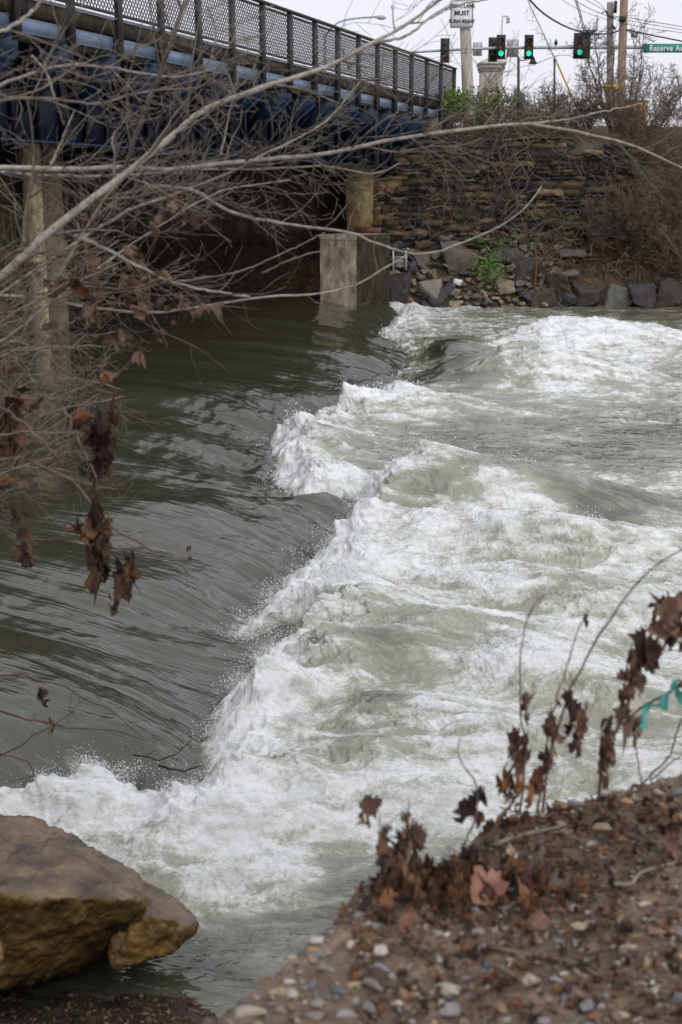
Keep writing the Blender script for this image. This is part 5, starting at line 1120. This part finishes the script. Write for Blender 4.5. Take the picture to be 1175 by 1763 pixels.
stemplant('long arching red brown stem reaching to the right edge', [([(1190, 938), (1150, 960), (1110, 990), (1070, 1040), (1030, 1095), (1005, 1145), (985, 1180), (962, 1250), (945, 1310), (935, 1400)], .0034, .0018)], [(996, 1225, 40, 56, 8), (992, 1270, 36, 50, 8), (962, 1205, 12, 20, 2)], cols=[(.05, .032, .03), (.09, .055, .045), (.14, .09, .07), (.30, .18, .12)])
stemplant('stem wrapped in large brown leaves at the right edge of the view', [([(1175, 1020), (1140, 1065), (1110, 1110), (1085, 1165), (1080, 1220), (1060, 1260), (1040, 1300), (1030, 1380)], .004, .003), ([(1085, 1240), (1095, 1290), (1105, 1350)], .002, .0015)],
    [(1150, 1068, 66, 60, 5), (1160, 1100, 56, 50, 3), (1120, 1125, 52, 46, 9), (1098, 1140, 44, 46, 8), (1080, 1180, 32, 60, 9), (1078, 1215, 32, 60, 8), (1095, 1258, 34, 50, 6), (1048, 1270, 34, 60, 9), (1040, 1305, 40, 50, 8), (1040, 1325, 28, 40, 5)], cols=BR)
stemplant('thin stem slanting up past the turquoise strip', [([(1195, 1160), (1165, 1185), (1130, 1205), (1100, 1222), (1080, 1240)], .0028, .002)], [(1170, 1182, 20, 14, 3)], col=(.45, .3, .25), cols=BR)
stemplant('bare thin stem at the far right of the bank edge', [([(1190, 1210), (1165, 1260), (1155, 1300), (1125, 1330), (1095, 1365)], .0026, .002), ([(1195, 1290), (1160, 1310), (1120, 1345)], .002, .0015)], [], col=(.5, .36, .3))
stemplant('leafless crooked grey stem standing left of the orange leaf', [([(793, 1270), (790, 1300), (805, 1330), (820, 1350), (822, 1385), (815, 1420), (795, 1462)], .003, .0014)], [], col=(.72, .6, .55), Y=2.72)
stemplant('low stem carrying a broad orange brown leaf and black shreds', [([(900, 1355), (880, 1385), (860, 1410), (845, 1450)], .0045, .003), ([(885, 1380), (895, 1420), (905, 1440)], .002, .002)], [(880, 1352, 84, 40, 7), (925, 1350, 44, 46, 6)], cols=[(.26, .115, .05), (.20, .09, .045), (.13, .07, .045)], Y=2.76)
leaf_k = leaf_clump('dead_leaf_shreds', None, 818, 1388, 2.74, 50, 44, 9, rl, [(.035, .025, .028), (.06, .035, .03), (.09, .045, .03)]); tag(leaf_k, 'black shredded dead leaves hanging left of the orange leaf', 'leaf shreds')
stemplant('upright tuft of withered grey brown leaves at the left end of the bank edge', [([(705, 1380), (700, 1420), (690, 1480)], .0025, .0015), ([(655, 1400), (657, 1440), (668, 1500)], .0018, .0015), ([(700, 1392), (670, 1420), (655, 1460)], .001, .001)], [(699, 1425, 22, 60, 7), (700, 1460, 50, 50, 10), (672, 1480, 44, 70, 12), (728, 1450, 20, 40, 4), (637, 1408, 46, 26, 4), (665, 1432, 24, 40, 4)], cols=[(.10, .065, .05), (.15, .10, .08), (.22, .12, .07)], Y=2.58)
big = MB()
for (a, b_, s_, c_) in ((1150, 1060, .10, (.27, .17, .12)), (1170, 1090, .11, (.22, .135, .09)), (1132, 1085, .08, (.25, .16, .12)), (1165, 1045, .09, (.20, .12, .085)), (1120, 1120, .07, (.12, .07, .05))):
    add_leaf(big, P(a, b_, 2.82), s_, np.random.RandomState(a+b_), c_, 1.3, R=np.array([[1, 0, 0], [0, .35, -.94], [0, .94, .35]])@rotz(a*1.))
tag(big.build('dead_leaf_cluster', M['leaf'], smooth=True), 'large curled tan leaves wrapped round the stem at the right edge', 'leaf cluster')
# turquoise plastic strip caught on the stem
mb = MB(); rs_ = np.random.RandomState(4); c_ = smooth_pts([P(1108, 1258, 2.83), P(1105, 1235, 2.83), P(1118, 1215, 2.83), P(1140, 1215, 2.83), P(1150, 1200, 2.83), P(1158, 1180, 2.83), P(1175, 1205, 2.84), P(1195, 1235, 2.84)], 40)
wv = .013+.006*np.sin(np.arange(40)*.9)+rs_.normal(0, .002, 40); off = np.stack([np.cos(np.arange(40)*.25)*.5, np.sin(np.arange(40)*.4)*.8, np.ones(40)*.7], -1); off /= np.linalg.norm(off, axis=1)[:, None]
v = np.concatenate([c_-off*wv[:, None], c_, c_+off*wv[:, None]]); v[40:80, 1] += .004
mb.add(v, [[k_*40+i, k_*40+i+1, (k_+1)*40+i+1, (k_+1)*40+i] for k_ in (0, 1) for i in range(39)], col=(.09, .42, .37)); tag(mb.build('plastic_strip', M['col'], smooth=True), 'torn turquoise plastic strip caught on a stem at the right', 'plastic strip')

# lettering as plain meshes
bpy.context.view_layer.update(); dg = bpy.context.evaluated_depsgraph_get()
for o in [o for o in S.objects if o.type == 'FONT']:
    me_ = bpy.data.meshes.new_from_object(o.evaluated_get(dg)); n_ = bpy.data.objects.new('lettering', me_); C.objects.link(n_)
    n_.parent = o.parent; n_.location = o.location; n_.rotation_euler = o.rotation_euler; n_.scale = o.scale
    bpy.data.objects.remove(o)
